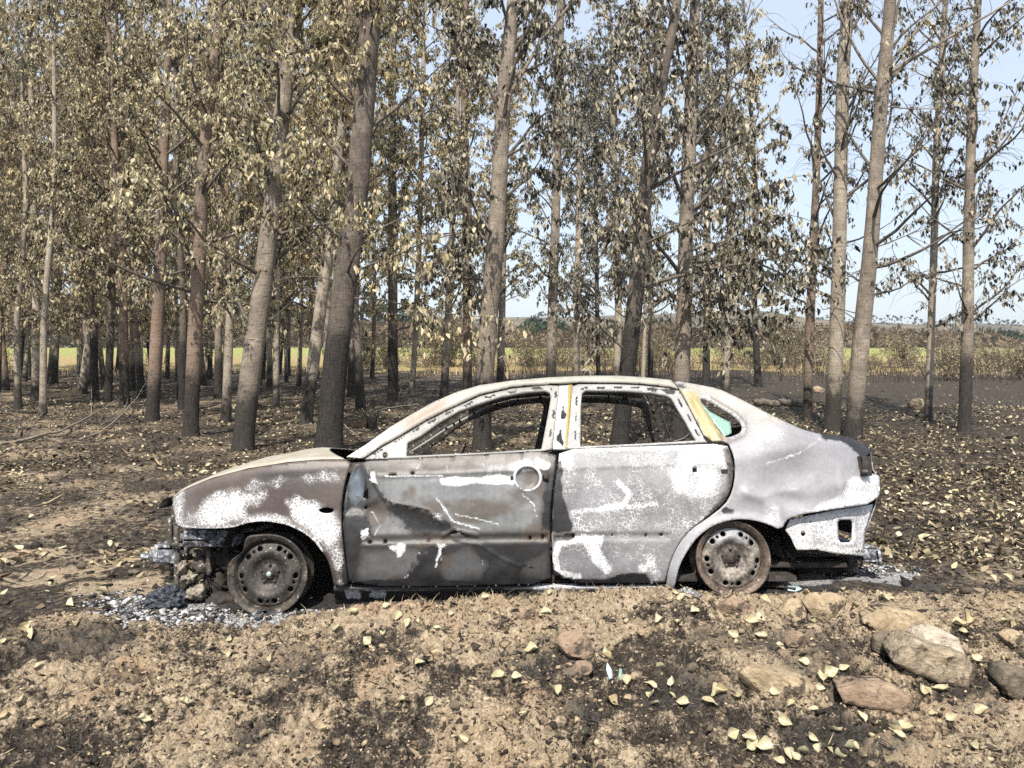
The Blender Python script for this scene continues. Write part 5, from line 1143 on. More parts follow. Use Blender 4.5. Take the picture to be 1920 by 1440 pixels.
# flakes of white ash and burnt scraps about the nose and tail
Xs, Ys = [], []
for (u, v, su, sv, n) in ((300, 1145, 55, 16, 1500), (250, 1120, 50, 16, 780), (400, 1155, 70, 9, 1500), (500, 1160, 60, 6, 600), (1600, 1084, 55, 9, 1140), (1500, 1095, 60, 7, 750), (1290, 1108, 22, 6, 480)):
    uu, vv = u + rng.normal(size=n)*su, v + rng.normal(size=n)*sv; Yk = F * (CZ + .06) / np.maximum(vv - HOR, 300); Xs.append(upx(uu, Yk)); Ys.append(Yk)
X, Y = np.concatenate(Xs), np.concatenate(Ys)
crumbs('ash_flakes', X, Y, rng.gamma(1.6, .003, len(X)) + .002, m_crumb('crumb_ash', [(0, (.012, .012, .014)), (.4, (.05, .052, .058)), (.62, (.22, .22, .23)), (1, (.60, .59, .575))]), rng, .4)

# single fallen leaves on the bank
def leaf_proto(seed):
    rg = np.random.default_rng(seed); nu, nv = 9, 7; t = np.linspace(0, 1, nu); s = np.linspace(-1, 1, nv)
    Wd = .40 * np.sin(np.pi * t**.72) ** .85 * (1 - .25*t); T, Sx = np.meshgrid(t, s, indexing='ij')
    x = T - .5; y = Sx * Wd[:, None]; c1, c2, c3 = rg.uniform(.2, 1.5), rg.uniform(-.5, .7), rg.uniform(-.25, .25)
    z = c1 * y**2 * 2.2 + c2 * (T-.4)**2 + c3 * y * (T-.5) * 2 + .05*np.sin(9*T + seed) * np.abs(Sx) + .16 * np.abs(y) * rg.uniform(-.3, 1)
    V = np.stack([x, y, z - z.min()*.8], -1).reshape(-1, 3); i = (np.arange(nu-1)[:, None]*nv + np.arange(nv-1)[None]).ravel(); q = np.stack([i, i+nv, i+nv+1, i+1], 1)
    st = np.array([(-.5, -.008, z[0, 3]-z.min()*.8), (-.5, .008, z[0, 3]-z.min()*.8), (-.85, .05, .01), (-.85, .066, .01)]); n = len(V)
    me = np_mesh('fallen_leaf', np.vstack([V, st]), [q, [(n, n+1, n+3, n+2)]]); me.polygons.foreach_set('use_smooth', np.ones(len(me.polygons), bool)); return me
def m_fallen():
    t = NT('dry_leaf'); co = t.co(); n = t.noise(co, 5, 4); r = t.n('ObjectInfo').outputs['Random']
    col = t.mix(t.math('MULTIPLY', t.step(n, .45, .68), .8), t.ramp(r, [(0, (.40, .365, .22)), (.3, (.52, .475, .33)), (.6, (.45, .41, .255)), (.8, (.57, .52, .385)), (.92, (.40, .31, .17)), (1, (.28, .20, .11))]), (.36, .30, .16))
    y = t.math('ABSOLUTE', t.n('SeparateXYZ', {0: co}).outputs[1]); col = t.mix(t.step(y, .022, .006), col, (.60, .555, .40))
    d = t.n('BsdfPrincipled', {'Base Color': col, 'Roughness': .55, 'Specular IOR Level': .35}); tr = t.n('BsdfTranslucent', {'Color': col}); mx = t.n('MixShader', {0: .2, 1: d.outputs[0], 2: tr.outputs[0]}); t.t.links.new(mx.outputs[0], t.out.inputs[0]); return t.m
M_FALL = m_fallen(); LP_ = [leaf_proto(s) for s in range(9)]
for m_ in LP_: m_.materials.append(M_FALL)
A7 = [(110,200),(85,212),(57,250),(118,230),(277,188),(10,275),(150,360),(65,485),(15,535),(527,240),(430,178),(860,255),(857,305),(1015,318),(865,460),(700,510),(690,500),(525,570),(545,572),(1000,610),(1215,620),(1320,148),(1265,205),(1380,262),(1490,170),(1530,190),(1560,188),(1430,228),(1690,150),(1510,480),(1610,495),(1865,388),(1740,640),(1575,350),(580,150),(1820,90),(1450,120),(1640,215)]
A8 = [(70,310),(125,148),(20,420),(50,540),(155,450),(430,420),(360,300),(350,312),(400,265),(560,360),(375,495),(520,445),(525,485),(535,492),(600,425),(600,465),(640,500),(740,485),(790,455),(770,462),(690,140),(620,185),(550,190),(800,212),(830,235),(850,265),(900,195),(935,240),(940,170),(1005,280),(1080,155),(1125,180),(1110,85),(1095,335),(1160,405),(1210,415),(1195,400),(1250,370),(1325,380),(1400,412),(1280,425),(1155,440),(985,470),(1050,492),(1130,530),(1025,590),(825,655),(890,640),(900,655),(945,685),(930,670),(1130,640),(1100,680),(1150,660),(1210,600),(1270,660),(1180,675),(1230,690),(1310,570),(1360,570),(1430,590),(1450,610),(1440,575),(1480,595),(1580,530),(1755,530),(1650,560),(1730,665),(1560,450),(1540,465),(1610,450),(1745,330),(1700,205),(1720,190),(1690,225),(1850,180),(1870,190),(1680,215),(1285,122),(1395,100),(1420,90),(610,80),(595,95),(640,95),(140,75),(335,60),(950,110),(1250,55),(850,472),(1850,475),(1000,715),(1040,700),(1065,690)]
uv = [(x/2, 1080 + y/2) for x, y in A7] + [(960 + x/2, 1080 + y/2) for x, y in A8]
g = ray_ground([p[0] for p in uv], [p[1] for p in uv]); rgl = np.random.default_rng(21)
for (x, y, z) in g:
    o = link('fallen_leaf', LP_[int(rgl.integers(9))]); s = rgl.uniform(.038, .072); o.scale = (s, s, s); e = .02
    nx = (gh(np.array([x+e]), np.array([y])) - gh(np.array([x-e]), np.array([y])))[0] / (2*e); ny = (gh(np.array([x]), np.array([y+e])) - gh(np.array([x]), np.array([y-e])))[0] / (2*e)
    q = Vector((-nx*.5, -ny*.5, 1)).to_track_quat('Z', 'Y').to_matrix() @ Matrix.Rotation(rgl.uniform(0, 6.28), 3, 'Z') @ Matrix.Rotation(rgl.normal()*.35, 3, 'X') @ Matrix.Rotation(rgl.normal()*.25, 3, 'Y')
    o.rotation_euler = q.to_euler(); o.location = (x, y, z + .012)
    tag(o, 'pale dry curled poplar leaf lying singly on the bare bank before the car', 'leaf', 'fallen leaves on the bank')

# stones
def m_stone(name, c0, c1, c2, crust=1.0):
    t = NT(name); co = t.co(); n = t.noise(co, 9, 7, .65); n2 = t.noise(t.co(scale=(1, 1, 1.6)), 40, 5, .65); z = t.n('SeparateXYZ', {0: t.n('NewGeometry').outputs['Normal']}).outputs[2]
    col = t.ramp(t.math('ADD', t.math('MULTIPLY', n, .6), t.math('MULTIPLY', n2, .4)), [(.32, c0), (.5, c1), (.68, c2)])
    col = t.mix(t.math('MULTIPLY', t.step(t.noise(co, 11, 7, .7), .52, .58), crust), col, t.ramp(n2, [(.35, (.03, .026, .022)), (.6, (.12, .092, .066)), (.72, (.30, .23, .15))]))
    return t.done(col, .9, .2, t.bump(t.math('ADD', n, n2), .7, .02))
M_ST_T = m_stone('tan_stone', (.17, .125, .08), (.33, .255, .165), (.52, .42, .29)); M_ST_D = m_stone('dark_stone', (.055, .045, .036), (.14, .115, .085), (.26, .21, .15)); M_ST_P = m_stone('pale_stone', (.26, .22, .17), (.45, .39, .31), (.62, .55, .45), .0); M_ST_D2 = m_stone('earthy_stone', (.08, .066, .05), (.28, .225, .16), (.50, .42, .31)); M_ST_R = m_stone('reddish_stone', (.12, .08, .056), (.26, .185, .13), (.38, .29, .205))
def stone(u, v, wu, hv, mat, label, seed, sink=.3, depth=.8, facets=7, amp=.22, rz=0.0, tilt=(0, 0)):
    """stone whose visible body is centred at (u, v) and wu x hv photo pixels"""
    p = ray_ground(u, v + hv*.42)[0]; k = p[1] / F; sx, sz = wu*k/2*.86, hv*k/2
    V, T = lump_v((sx*1.2, max(sx*depth, .02)*1.1, sz*1.3), seed, 4, amp, 1.3, facets*2, .035)
    o = link('stone', np_mesh('stone', V, [T]), mat, smooth=False); md = o.data.polygons; md.foreach_set('use_smooth', np.ones(len(md), bool))
    try: o.data.set_sharp_from_angle(angle=R(22))
    except Exception: pass
    o.location = (p[0], p[1] + sx*depth*.5, p[2] + sz*(1 - sink)); o.rotation_euler = (tilt[0], tilt[1], rz); tag(o, label, 'stone')
def slab(poly, mat, label, seed, depth=.16, bev=10, tilt=.25, base=None):
    """broken stone: the outline of its front face, chipped edges, a rough body behind"""
    P = np.array(poly, float); p = ray_ground(P[:, 0].mean(), (base or P[:, 1].max()) - 3)[0]; k = p[1] / F
    V, T = flat_mesh(P, [], 4.0); u, v = V[:, 0], V[:, 1]; d = dline(u, v, P, True); vb = P[:, 1].max()
    ch = np.maximum(0, bev * (.7 + .9*fbm(u*.04, v*.04, oct=3, seed=seed)) - d); nz = (fbm(u*.05, v*.05, oct=5, seed=seed+1, gain=.6) - .5)
    fac = np.abs(((u*.8 + v*.35)*.021 + seed*.37) % 1 - .5) * 9 * k                         # broad broken planes
    y = ch*.9*k + (vb - v)*k*tilt + nz*16*k + fac; x = (u - P[:, 0].mean())*k; z = (vb - v)*k - .012; n = len(u)
    back = np.stack([x*.9, np.maximum(y, 0) + depth*(1 - .6*np.clip(1 - d/bev, 0, 1)), z*.94], 1); V3 = np.vstack([np.stack([x, y, z], 1), back])
    E = {}
    for t_ in T:
        for a, b in ((t_[0], t_[1]), (t_[1], t_[2]), (t_[2], t_[0])): E[(a, b)] = 1
    rim = np.array([(a, b) for a, b in E if (b, a) not in E])
    me = np_mesh('stone', V3, [T, T[:, ::-1] + n, np.stack([rim[:, 1], rim[:, 0], rim[:, 0]+n, rim[:, 1]+n], 1)]); o = link('stone', me, mat); o.location = (p[0], p[1], float(gh(np.array([p[0]]), np.array([p[1]]))[0])); tag(o, label, 'stone'); return o
slab([(1722, 1204), (1742, 1178), (1772, 1169), (1806, 1187), (1817, 1215), (1816, 1246), (1770, 1240), (1724, 1222)], M_ST_P, 'largest pale boulder with an upright face, propped on the bank', 3, .16, 6, .10, 1262)
slab([(1683, 1257), (1700, 1236), (1722, 1214), (1772, 1228), (1815, 1240), (1836, 1264), (1832, 1302), (1780, 1300), (1722, 1278)], M_ST_D2, 'broad flat boulder half under the largest one, dirt along its upper edge', 4, .22, 7, .12)
slab([(1579, 1306), (1622, 1297), (1690, 1299), (1716, 1317), (1722, 1340), (1702, 1354), (1660, 1342), (1588, 1331)], M_ST_R, 'flat reddish slab with a thick broken front edge', 6, .16, 6, .22)
slab([(1624, 1172), (1680, 1150), (1745, 1158), (1752, 1178), (1722, 1196), (1660, 1192)], M_ST_T, 'overhanging tan ledge stone with a dark hollow below', 14, .2, 6, .2)
slab([(1884, 1292), (1893, 1266), (1924, 1262), (1950, 1285), (1945, 1318), (1905, 1320)], M_ST_D, 'grey angular stone cut by the picture edge below the flat boulder', 7, .15, 7, .12)
stone(1662, 1218, 66, 44, M_ST_D, 'dark grey stone tucked in the hollow beside the largest boulder', 5, .2)
stone(1900, 1202, 48, 28, M_ST_T, 'small rounded tan stone above the largest boulder', 8, facets=3)
stone(1076, 1216, 70, 54, M_ST_R, 'rust-orange stone standing up from the middle of the bank', 9, .45, .7, 6)
stone(1462, 1282, 150, 60, M_ST_T, 'long half-buried tan slab sloping down the bank', 10, .78, .5, 6, .18, 0, (.1, .3))
stone(1490, 1142, 66, 42, M_ST_T, 'rounded earth-crusted stone under the rear bumper, darker streak on it', 11, .65, .7, 4)
stone(1552, 1134, 88, 48, M_ST_T, 'wide earth-coloured stone by the ash at the tail of the car', 12, .7, .6, 4)
stone(1382, 1144, 74, 34, M_ST_R, 'pinkish flat stone in front of the rear wheel', 13, .75, .6, 5)
stone(1494, 1206, 42, 28, M_ST_R, 'small round brown stone below the earth-crusted stone', 15, .5, .8, 3)
stone(982, 1148, 60, 22, M_ST_R, 'small orange-tan stone at the crest below the front door', 16, .75, .7, 3)
stone(1190, 1272, 16, 13, M_ST_T, 'round tan pebble on bare soil between the glass splinters and the long slab', 17, .2, .8, 2)
stone(1332, 1124, 18, 14, M_ST_T, 'tan pebble touching the soil under the rear rim', 18, .1, .8, 2)
stone(1090, 1258, 46, 22, M_ST_R, 'low brown stone just under the rust-orange one', 19, .6, .7, 4)
stone(1300, 1266, 22, 16, M_ST_D, 'dark little stone lying among the glass shards', 20, .2, .8, 4)
stone(1075, 1270, 34, 18, M_ST_D, 'charcoal-grey flat stone below the low brown stone', 22, .3, .7, 5)
stone(853, 1333, 20, 13, M_ST_D, 'dark oval pebble alone on the sandy patch', 23, .2, .8, 2)
stone(1536, 731, 22, 14, M_ST_T, 'tan earth lump beside the thin red-brown trunk', 24, .3, .8, 3); stone(1722, 757, 34, 22, M_ST_T, 'tan earth mound next to the slender black-footed tree', 25, .4, .8, 3); stone(1526, 768, 18, 18, M_ST_R, 'orange clod at the end of the fallen log', 26, .3, .8, 3)
stone(150, 1063, 24, 12, M_ST_D, 'dark clod on the pale sand ahead of the car, farther from the bumper', 27, .2); stone(246, 1074, 24, 12, M_ST_D, 'dark clod on the pale sand nearest the bumper beam', 28, .2)
# small finds
def shard(u, v, pts, mat, label, name, cat, rz=0, tl=.9):
    p = ray_ground(u, v)[0]; k = p[1]/F; a = np.array(pts, float)*k; n = len(a); b = MB(); V = [(x, y, z) for z in (0, .004) for x, y in a]
    b.add(V, [tuple(range(n))[::-1], tuple(range(n, 2*n))] + [(i, (i+1) % n, n+(i+1) % n, n+i) for i in range(n)]); o = b.build(name, mat); o.location = p + [0, 0, .012]; o.rotation_euler = (tl, 0, rz); tag(o, label, cat)
M_SHG = m_plain('bottle_glass', (.10, .17, .14), (.34, .46, .40), 20, .15, .6, .1, .002); M_SHB = m_plain('windscreen_glass', (.35, .48, .50), (.62, .74, .76), 30, .2, .6, .1, .002)
shard(1142, 1276, [(-4, -14), (3, -12), (6, 2), (0, 16), (-5, 4)], M_SHB, 'pale upright glass splinter on the bank, the taller of two', 'glass_shard', 'glass shard', .3)
shard(1163, 1270, [(-4, -10), (4, -11), (3, 9), (-2, 11)], M_SHG, 'green glass splinter standing in the soil beside the pale one', 'glass_shard', 'glass shard', -.2)
shard(1488, 1108, [(-14, -6), (0, -9), (15, -3), (12, 6), (-8, 8)], M_SHB, 'pale blue-green lump of melted window glass beside the rear wheel', 'glass_lump', 'glass', .1, .35)
b = MB(); b.lathe([(0, .0), (.010, .0), (.013, .004), (.013, .030), (.009, .040), (.009, .058), (0, .058)], 16, 'z'); o = b.build('bottle_neck', m_plain('dark_bottle', (.02, .035, .025), (.09, .07, .04), 30, .3, .5), smooth=True); o.location = ray_ground(1100, 1402)[0] + [0, 0, .02]; o.rotation_euler = (1.2, .3, -.5); tag(o, 'broken dark bottle neck lying low on the bank', 'bottle')
b = MB(); th = np.linspace(0, 1, 12); P = np.stack([-.14 + .28*th, .05*np.sin(4*th), .012 + .02*th], 1); b.tube(P, .014, 7); b.tube(P + [.05, -.05, 0], .007, 5); o = b.build('burnt_hose', M_SOOT, smooth=True); o.location = ray_ground(1420, 1106)[0] + [0, 0, .0]; tag(o, 'charred hose end lying in ash between the rear wheel and the exhaust', 'hose')
V, T = lump_v((.10, .06, .035), 41, 4, .6, 2.5, 0, .3); o = link('char_heap', np_mesh('char_heap', V, [T]), M_SOOT); o.location = ray_ground(1738, 1110)[0]; tag(o, 'small heap of black char on the sand beyond the rear bumper', 'char heap')
V, T = lump_v((.10, .08, .07), 43, 5, .7, 3.2, 0, .5); o = link('melted_plastic', np_mesh('melted_plastic', V, [T]), m_plain('blue_black_plastic', (.010, .012, .016), (.05, .058, .075), 20, .45, .5, .8, .02)); o.location = ray_ground(298, 1150)[0] + [0, .12, .03]; tag(o, 'blue-black heap of melted plastic on the ash below the nose', 'melted plastic')
V, T = lump_v((.06, .07, .06), 44, 5, .7, 3.2, 0, .5); o = link('melted_plastic', np_mesh('melted_plastic', V, [T]), M_CAST); o.location = ray_ground(318, 1118)[0] + [0, .1, .04]; tag(o, 'cream crust of melted trim leaning on the front frame', 'melted plastic')

# fallen branches, log, stump
M_WOOD = m_plain('dead_branch', (.10, .085, .07), (.34, .29, .23), 18); M_WOODD = m_plain('charred_branch', (.016, .014, .013), (.085, .07, .058), 18)
def fallen(name, pts, r0, r1, mat, label, cat='branch', n=7, forks=(), lift=.03):
    b = MB()
    def path(pp):
        g = ray_ground([p[0] for p in pp], [p[1] for p in pp]); g[:, 2] += lift + np.array([(p[2] if len(p) > 2 else 0) for p in pp]); d = np.linspace(0, len(pp)-1, 5*len(pp)); Q = np.stack([np.interp(d, range(len(pp)), g[:, i]) for i in range(3)], 1)
        for _ in range(3): Q[1:-1] = .25*Q[:-2] + .5*Q[1:-1] + .25*Q[2:]
        return Q + (np.random.default_rng(len(pp)).random(Q.shape)-.5)*r0*.8
    Q = path(pts); b.tube(Q, np.linspace(r0, r1, len(Q)), n, jit=.2)
    o0 = b.build(name, mat, smooth=True); 
    for f in forks:
        fb = MB(); Q = path(f); fb.tube(Q, np.linspace(r1*.9, r1*.3, len(Q)), 5); fb.build('side_shoot', mat, o0, True)
    tag(o0, label, cat)
fallen('fallen_branch', [(-60, 846), (0, 837), (60, 829, .03), (130, 815, .08), (185, 785, .12), (235, 760, .25)], .035, .010, M_WOOD, 'longest pale fallen branch, sweeping up from the edge with a dark fork', forks=[[(82, 826, .02), (110, 832), (160, 834), (185, 828)], [(172, 790, .12), (171, 760, .35), (172, 742, .5)]])
fallen('fallen_branch', [(-40, 772), (30, 773), (90, 774), (150, 771), (190, 768)], .05, .02, M_WOODD, 'straight grey fallen stem lying flat behind the longest branch')
fallen('fallen_branch', [(-30, 716), (20, 716), (60, 711), (78, 706, .1), (88, 700, .2)], .10, .03, M_WOODD, 'curved black branch on the ground near the outer row of trees')
fallen('fallen_branch', [(150, 828), (190, 815), (235, 782, .1), (262, 760, .25), (280, 738, .55), (292, 718, .8)], .02, .006, M_WOOD, 'thin forked bare branch reaching up in front of the reddish trunk', forks=[[(262, 760, .25), (280, 748, .3), (296, 736, .4)]])
fallen('fallen_branch', [(40, 818), (60, 800), (78, 785, .05), (86, 778, .1)], .012, .005, M_WOOD, 'short straight stick standing off the litter near the longest branch')
fallen('fallen_branch', [(190, 800), (220, 785), (238, 768, .1), (240, 758, .2), (226, 760, .25)], .010, .004, M_WOOD, 'hooked thin twig beside the forked bare branch')
fallen('fallen_branch', [(633, 800, .15), (650, 815, .1), (668, 826, .06), (688, 836, .03)], .012, .006, M_WOOD, 'slim pale stick slanting down to the windscreen pillar')
fallen('fallen_branch', [(700, 785, .1), (730, 775, .1), (770, 770, .1), (800, 768, .15)], .018, .005, M_WOOD, 'tangled tan branch behind the windscreen opening', forks=[[(720, 778, .1), (728, 800, .0), (735, 815)], [(745, 773, .1), (752, 752, .4), (764, 742, .6)]])
fallen('fallen_branch', [(1690, 1000), (1720, 985), (1775, 970)], .008, .003, M_WOODD, 'thin dark twig on the leaf litter behind the rear bumper')
fallen('fallen_log', [(1408, 768, .12), (1440, 768, .13), (1480, 769, .13), (1504, 770, .13)], .085, .08, m_plain('grey_log', (.05, .043, .037), (.19, .16, .13), 14), 'smooth grey log lying level behind the boot, ending at a thin red trunk', 'log', 14)
b = MB(); g = ray_ground([640, 688], [806, 806]); P = np.stack([np.linspace(g[0][i], g[1][i], 10) for i in range(3)], 1); P[:, 2] += .09; b.tube(P, np.linspace(.06, .085, 10), 14, caps=False, jit=.1); b.tube(P[::-1], np.linspace(.065, .045, 10), 14, caps=True); o = b.build('hollow_log', m_plain('brown_log', (.045, .03, .02), (.20, .12, .07), 14), smooth=True); tag(o, 'short hollow brown log with a black open end beside the charred stump', 'log')
p = ray_ground(697, 806)[0]; b = MB(); Q = np.array([(0, 0, -.1), (.0, 0, .1), (.02, 0, .25), (-.01, 0, .42), (.03, .02, .56)]) ; Q2 = np.stack([np.interp(np.linspace(0, 4, 20), range(5), Q[:, i]) for i in range(3)], 1); b.tube(Q2, np.linspace(.10, .045, 20) , 11, jit=.5); o = b.build('tree_stump', M_WOODD); o.location = p; tag(o, 'jagged charred stump standing among the litter behind the windscreen', 'stump')
# black seedlings
def sapling(u, v, h, seed, label):
    rg = np.random.default_rng(seed); p = ray_ground(u, v)[0]; b = MB(); Q = curve((0, 0, -.03), (rg.normal()*.15, rg.normal()*.1, 1), h, 9, rg, .05, .05); b.tube(Q, np.linspace(.006, .002, 10), 5)
    for _ in range(3): i = rg.integers(3, 9); b.tube(curve(Q[i], (rg.normal(), rg.normal(), .8), h*.25, 4, rg), np.linspace(.003, .001, 5), 3, caps=False)
    o = b.build('burnt_sapling', M_WOODD); o.location = p; tag(o, label, 'sapling')
for a in [(1640, 1008, .42, 1, 'charred sapling closest behind the rear bumper, thin and forked'), (1656, 1006, .36, 2, 'charred sapling just behind the one nearest the rear bumper'), (1836, 866, .62, 3, 'tall black sapling standing before the outermost tree'), (1828, 862, .5, 4, 'black sapling paired with the tall one before the outermost tree'), (1868, 985, .5, 5, 'lone black sapling on the open litter near the picture edge'), (1897, 1004, .3, 6, 'short black seedling beside the lone sapling'), (1918, 840, .9, 7, 'charred stake-like sapling at the very edge of view')]: sapling(*a)

# ------------------------------------------------------------------ scrub along the field
def bush_proto(h, wd, leafm, ls, nst, nl, seed, shape=1.0, twig=M_TWIG):
    rg = np.random.default_rng(seed); root = empty('bush'); b = MB(); LP, LD = [], []
    for _ in range(nst):
        a = rg.uniform(0, 6.28); rr = rg.uniform(0, .25)*wd; Q = curve((rr*math.cos(a), rr*math.sin(a), -.1), (math.cos(a)*wd/h*.55, math.sin(a)*wd/h*.55, 1), h*rg.uniform(.65, 1.0), 8, rg, .03, .10); b.tube(Q, np.linspace(.022, .006, 9), 4, caps=False)
        for _ in range(6):
            i = rg.integers(2, 9); T = curve(Q[i], rg.normal(size=3)*.9 + np.array([0, 0, .5]), h*rg.uniform(.12, .3)*(1.3 - shape*i/12), 5, rg, .03, .15); b.tube(T, np.linspace(.010, .004, 6), 3, caps=False)
            m = rg.poisson(nl); j = rg.integers(1, 6, m); LP.append(T[j] + rg.normal(size=(m, 3))*.13); LD.append(rg.normal(size=(m, 3)) + np.array([0, 0, -.3]))
    b.build('stems', twig, root, True); P = np.concatenate(LP); n = len(P); V, Fq = leaves_mesh(P, np.concatenate(LD), rg.uniform(.6, 1.3, n)*ls, rg.uniform(.45, .8, n), rg); link('foliage', np_mesh('foliage', V, [Fq]), leafm, root); return root
M_L_TAN = m_leaf('leaf_tan_scrub', [(0, (.08, .068, .05)), (.4, (.27, .23, .155)), (1, (.54, .475, .33))]); M_L_BRN = m_leaf('leaf_brown_scrub', [(0, (.05, .035, .025)), (.5, (.14, .095, .06)), (1, (.27, .20, .13))]); M_L_OLV = m_leaf('leaf_olive', [(0, (.045, .042, .026)), (.5, (.145, .13, .078)), (1, (.33, .295, .175))]); M_L_GRN = m_leaf('leaf_dark_green', [(0, (.010, .018, .010)), (.5, (.025, .05, .022)), (1, (.075, .10, .045))])
BP = {'tan': (bush_proto(2.8, 2.6, M_L_TAN, .11, 13, 13, 1), 2.8), 'brown': (bush_proto(2.4, 3.0, M_L_BRN, .08, 15, 8, 2), 2.4), 'olive': (bush_proto(3.6, 3.0, M_L_OLV, .13, 15, 17, 3), 3.6), 'cone': (bush_proto(3.0, 1.0, M_L_TAN, .13, 6, 22, 4, 1.25), 3.0), 'bare': (bush_proto(1.7, 1.6, M_L_BRN, .05, 12, 2, 5, twig=M_WOODD), 1.7)}
used = set(); BD = {'tan': 'leafy tan scrub bush at the edge of the bright field', 'brown': 'twiggy brown scrub bush at the edge of the bright field', 'olive': 'tall olive-khaki bush with a full crown at the field edge', 'cone': 'narrow pointed khaki bush against the far brown trees', 'bare': 'bare blackened shrub of upright stems at the field edge'}
rng = np.random.default_rng(31)
BL = [(1762, 712, 612, 'tan'), (1798, 714, 620, 'tan'), (1892, 712, 618, 'tan'), (1930, 712, 626, 'tan'), (1846, 708, 634, 'brown'), (1640, 700, 640, 'brown'), (1535, 704, 626, 'tan'), (1700, 694, 606, 'cone'), (1712, 690, 650, 'cone'), (1785, 700, 618, 'tan'), (1812, 694, 628, 'tan'), (1765, 696, 640, 'brown'), (1880, 700, 625, 'tan'), (1910, 694, 632, 'brown'), (1850, 690, 640, 'brown'), (1470, 692, 572, 'olive'), (1440, 690, 595, 'tan'), (1500, 690, 610, 'tan'), (1560, 692, 618, 'tan'), (1240, 690, 600, 'tan'), (1262, 692, 625, 'brown'), (1130, 690, 605, 'brown'), (1100, 690, 620, 'tan'), (1200, 690, 615, 'brown'), (1390, 690, 600, 'tan'), (1330, 690, 625, 'brown'), (850, 692, 560, 'olive'), (815, 690, 585, 'tan'), (1000, 690, 608, 'brown'), (970, 692, 600, 'tan'), (1055, 690, 618, 'brown'), (25, 698, 640, 'brown'), (-20, 694, 632, 'brown'), (70, 690, 650, 'brown'), (700, 690, 600, 'tan'), (300, 688, 640, 'bare'), (270, 692, 650, 'bare')]
BL += [(float(u), float(rng.uniform(688, 700)), float(rng.uniform(612, 650)), str(rng.choice(['tan', 'brown', 'brown', 'olive']))) for u in rng.uniform(640, 1500, 24)] + [(float(u), float(rng.uniform(672, 690)), float(rng.uniform(610, 645)), str(rng.choice(['tan', 'brown', 'olive']))) for u in rng.uniform(1500, 1950, 5)]
BL += [(float(u), float(rng.uniform(690, 702)), float(rng.uniform(650, 672)), 'bare') for u in list(range(950, 1080, 22)) + list(range(1560, 1920, 20)) + [1130, 1160, 1210, 1250, 1300]]
for (u, v, vt, kind) in BL:
    pr, h0 = BP[kind]
    if kind in used:
        o = pr.copy(); COL.objects.link(o)
        for ch in pr.children: c = ch.copy(); COL.objects.link(c); c.parent = o
    else: o = pr; used.add(kind)
    Yb = F * 1.65 / (v - HOR); z = float(gh(np.array([upx(u, Yb)]), np.array([Yb]))[0]); h = CZ - (vt-HOR)/F*Yb - z; s = h / h0 * 1.02
    o.location = (float(upx(u, Yb)), Yb, z); o.scale = (s, s, s); o.rotation_euler = (0, 0, rng.uniform(0, 6.28)); tag(o, BD[kind], 'bush', 'scrub: ' + BD[kind])
# dry grass along the verge and on the crest
def blades(name, X, Y, h, mat, rng, w=.012, lean=.35, base=None):
    n = len(X); Z = gh(X, Y) - .01 if base is None else base; L = rng.normal(size=(n, 2))*lean*h[:, None]; a = rng.uniform(0, 3.14, n); wv = np.stack([np.cos(a)*w, np.sin(a)*w*.4, 0*a], 1)
    b = np.stack([X, Y, Z], 1); mid = b + np.stack([L[:, 0]*.35, L[:, 1]*.35, h*.6], 1); t = b + np.stack([L[:, 0], L[:, 1], h], 1)
    V = np.stack([b - wv, b + wv, mid + wv*.7, mid - wv*.7, t], 1).reshape(-1, 3); i = np.arange(n)[:, None]*5
    return struct(link(name, np_mesh(name, V, [i + np.array([[0, 1, 2, 3]]), i + np.array([[3, 2, 4]])]), mat), 'stuff')
M_STRAW = m_leaf('dry_grass', [(0, (.10, .075, .05)), (.5, (.27, .21, .13)), (1, (.50, .41, .26))], .15); M_STEM = m_leaf('burnt_stems', [(0, (.012, .011, .01)), (.7, (.05, .04, .032)), (1, (.16, .12, .09))], .05)
n = 9000; U = rng.uniform(-150, 2070, n); Y = 37 + rng.random(n)**1.5*12; k = (fbm(U*.012, Y*.25, oct=3, seed=81) > np.where((U > 1600) | (U < 110), .46, .56)); U, Y = U[k], Y[k]; X = upx(U, Y)
blades('verge_grass', X, Y, rng.uniform(.12, .42, len(X)), M_STRAW, rng, .022)
n = 2600; U = rng.uniform(900, 2050, n); Y = rng.uniform(30, 46, n); X = upx(U, Y); blades('charred_stems', X, Y, rng.uniform(.25, 1.1, n)*(fbm(U*.02, Y*.3, oct=2, seed=83)*1.2), M_STEM, rng, .011, .18)
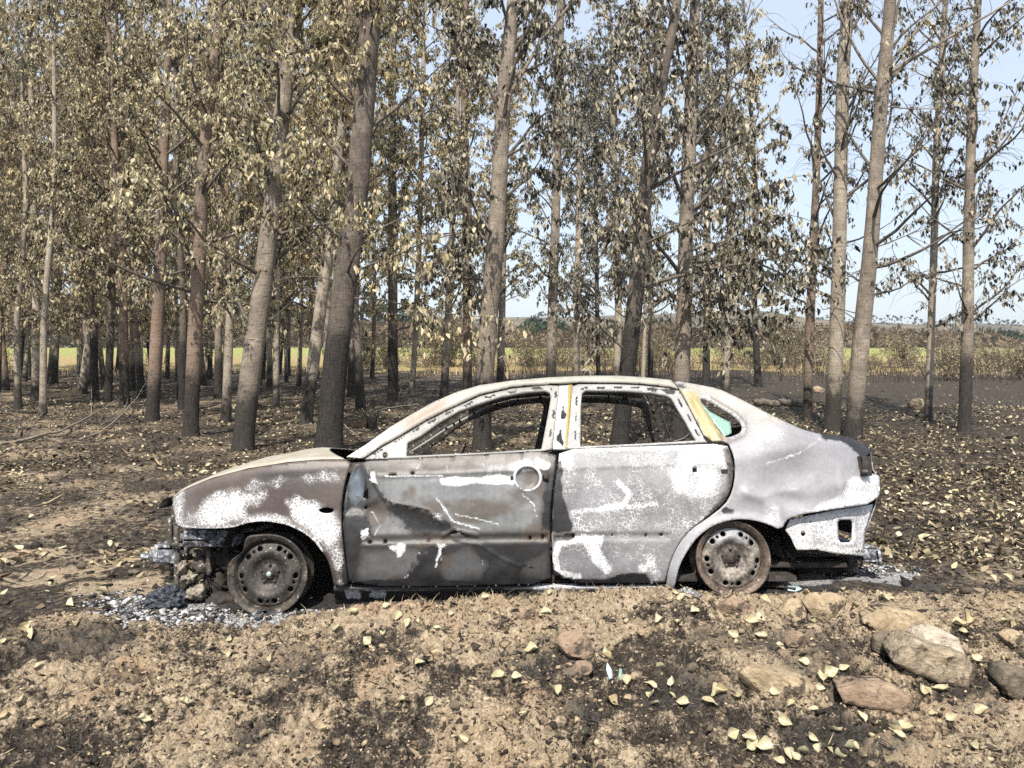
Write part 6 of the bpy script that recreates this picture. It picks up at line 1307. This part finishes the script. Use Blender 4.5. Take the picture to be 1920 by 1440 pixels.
cu = np.concatenate([rng.normal(c, s, m) for c, s, m in ((790, 50, 70), (920, 60, 60), (1060, 70, 80), (1180, 50, 60), (630, 40, 50), (560, 30, 30), (420, 40, 40), (1260, 20, 20), (350, 40, 30))]); cy = rng.normal(4.05, .07, len(cu)); blades('grass_tufts', upx(cu, cy), cy, rng.uniform(.015, .06, len(cu)), M_STRAW, rng, .0022, .6)
# wood far beyond the field, read as one mass
def far_wood(name, prof, Y0, Y1, n, ls, mat, seed):
    rg = np.random.default_rng(seed); U = rg.uniform(-250, 2200, n); Y = rg.uniform(Y0, Y1, n); top = np.interp(U, [p[0] for p in prof], [p[1] for p in prof]) + (fbm(U*.02, U*0, oct=4, seed=seed) - .5)*46; H = np.maximum(CZ - (top - HOR)/F*Y + .3, 0); keep = H > .6; U, Y, H = U[keep], Y[keep], H[keep]; n = len(U)
    P = np.stack([upx(U, Y), Y, H*(1 - rg.random(n)**1.6*.98)], 1); V, Fq = leaves_mesh(P, rg.normal(size=(n, 3)), rg.uniform(.5, 1.4, n)*ls, rg.uniform(.6, .9, n), rg); return struct(link(name, np_mesh(name, V, [Fq]), mat), 'stuff')
far_wood('far_brown_wood', [(-250, 600), (0, 590), (500, 600), (900, 615), (1300, 620), (1500, 628), (1630, 622), (1690, 618), (1745, 628), (1850, 634), (2200, 630)], 150, 185, 15000, 1.0, M_L_BRN, 91)
far_wood('far_green_wood', [(-250, 540), (0, 540), (250, 560), (450, 575), (560, 580), (760, 585), (830, 625), (930, 635), (1000, 615), (1100, 622), (1230, 612), (1330, 632), (1420, 660), (1500, 660), (1700, 640), (2200, 645)], 165, 200, 16000, 1.3, M_L_GRN, 92)
far_wood('hilltop_wood', [(-250, 600), (1500, 603), (1690, 599), (1720, 604), (1900, 602), (2200, 600)], 560, 600, 5000, 2.2, M_L_GRN, 93)

# smoke haze: an even, thin air that pales the far wood and hills
b = MB(); b.box((-700, -12, -2.2), (700, 690, 60)); t = NT('haze_air'); pv = t.n('VolumePrincipled', {'Color': (.86, .91, 1.0), 'Density': .0003, 'Anisotropy': .0}); t.t.links.new(pv.outputs[0], t.out.inputs['Volume']); t.m.cycles.volume_sampling = 'DISTANCE'; t.m.cycles.homogeneous_volume = True; HZO = struct(b.build('haze', t.m), 'stuff')
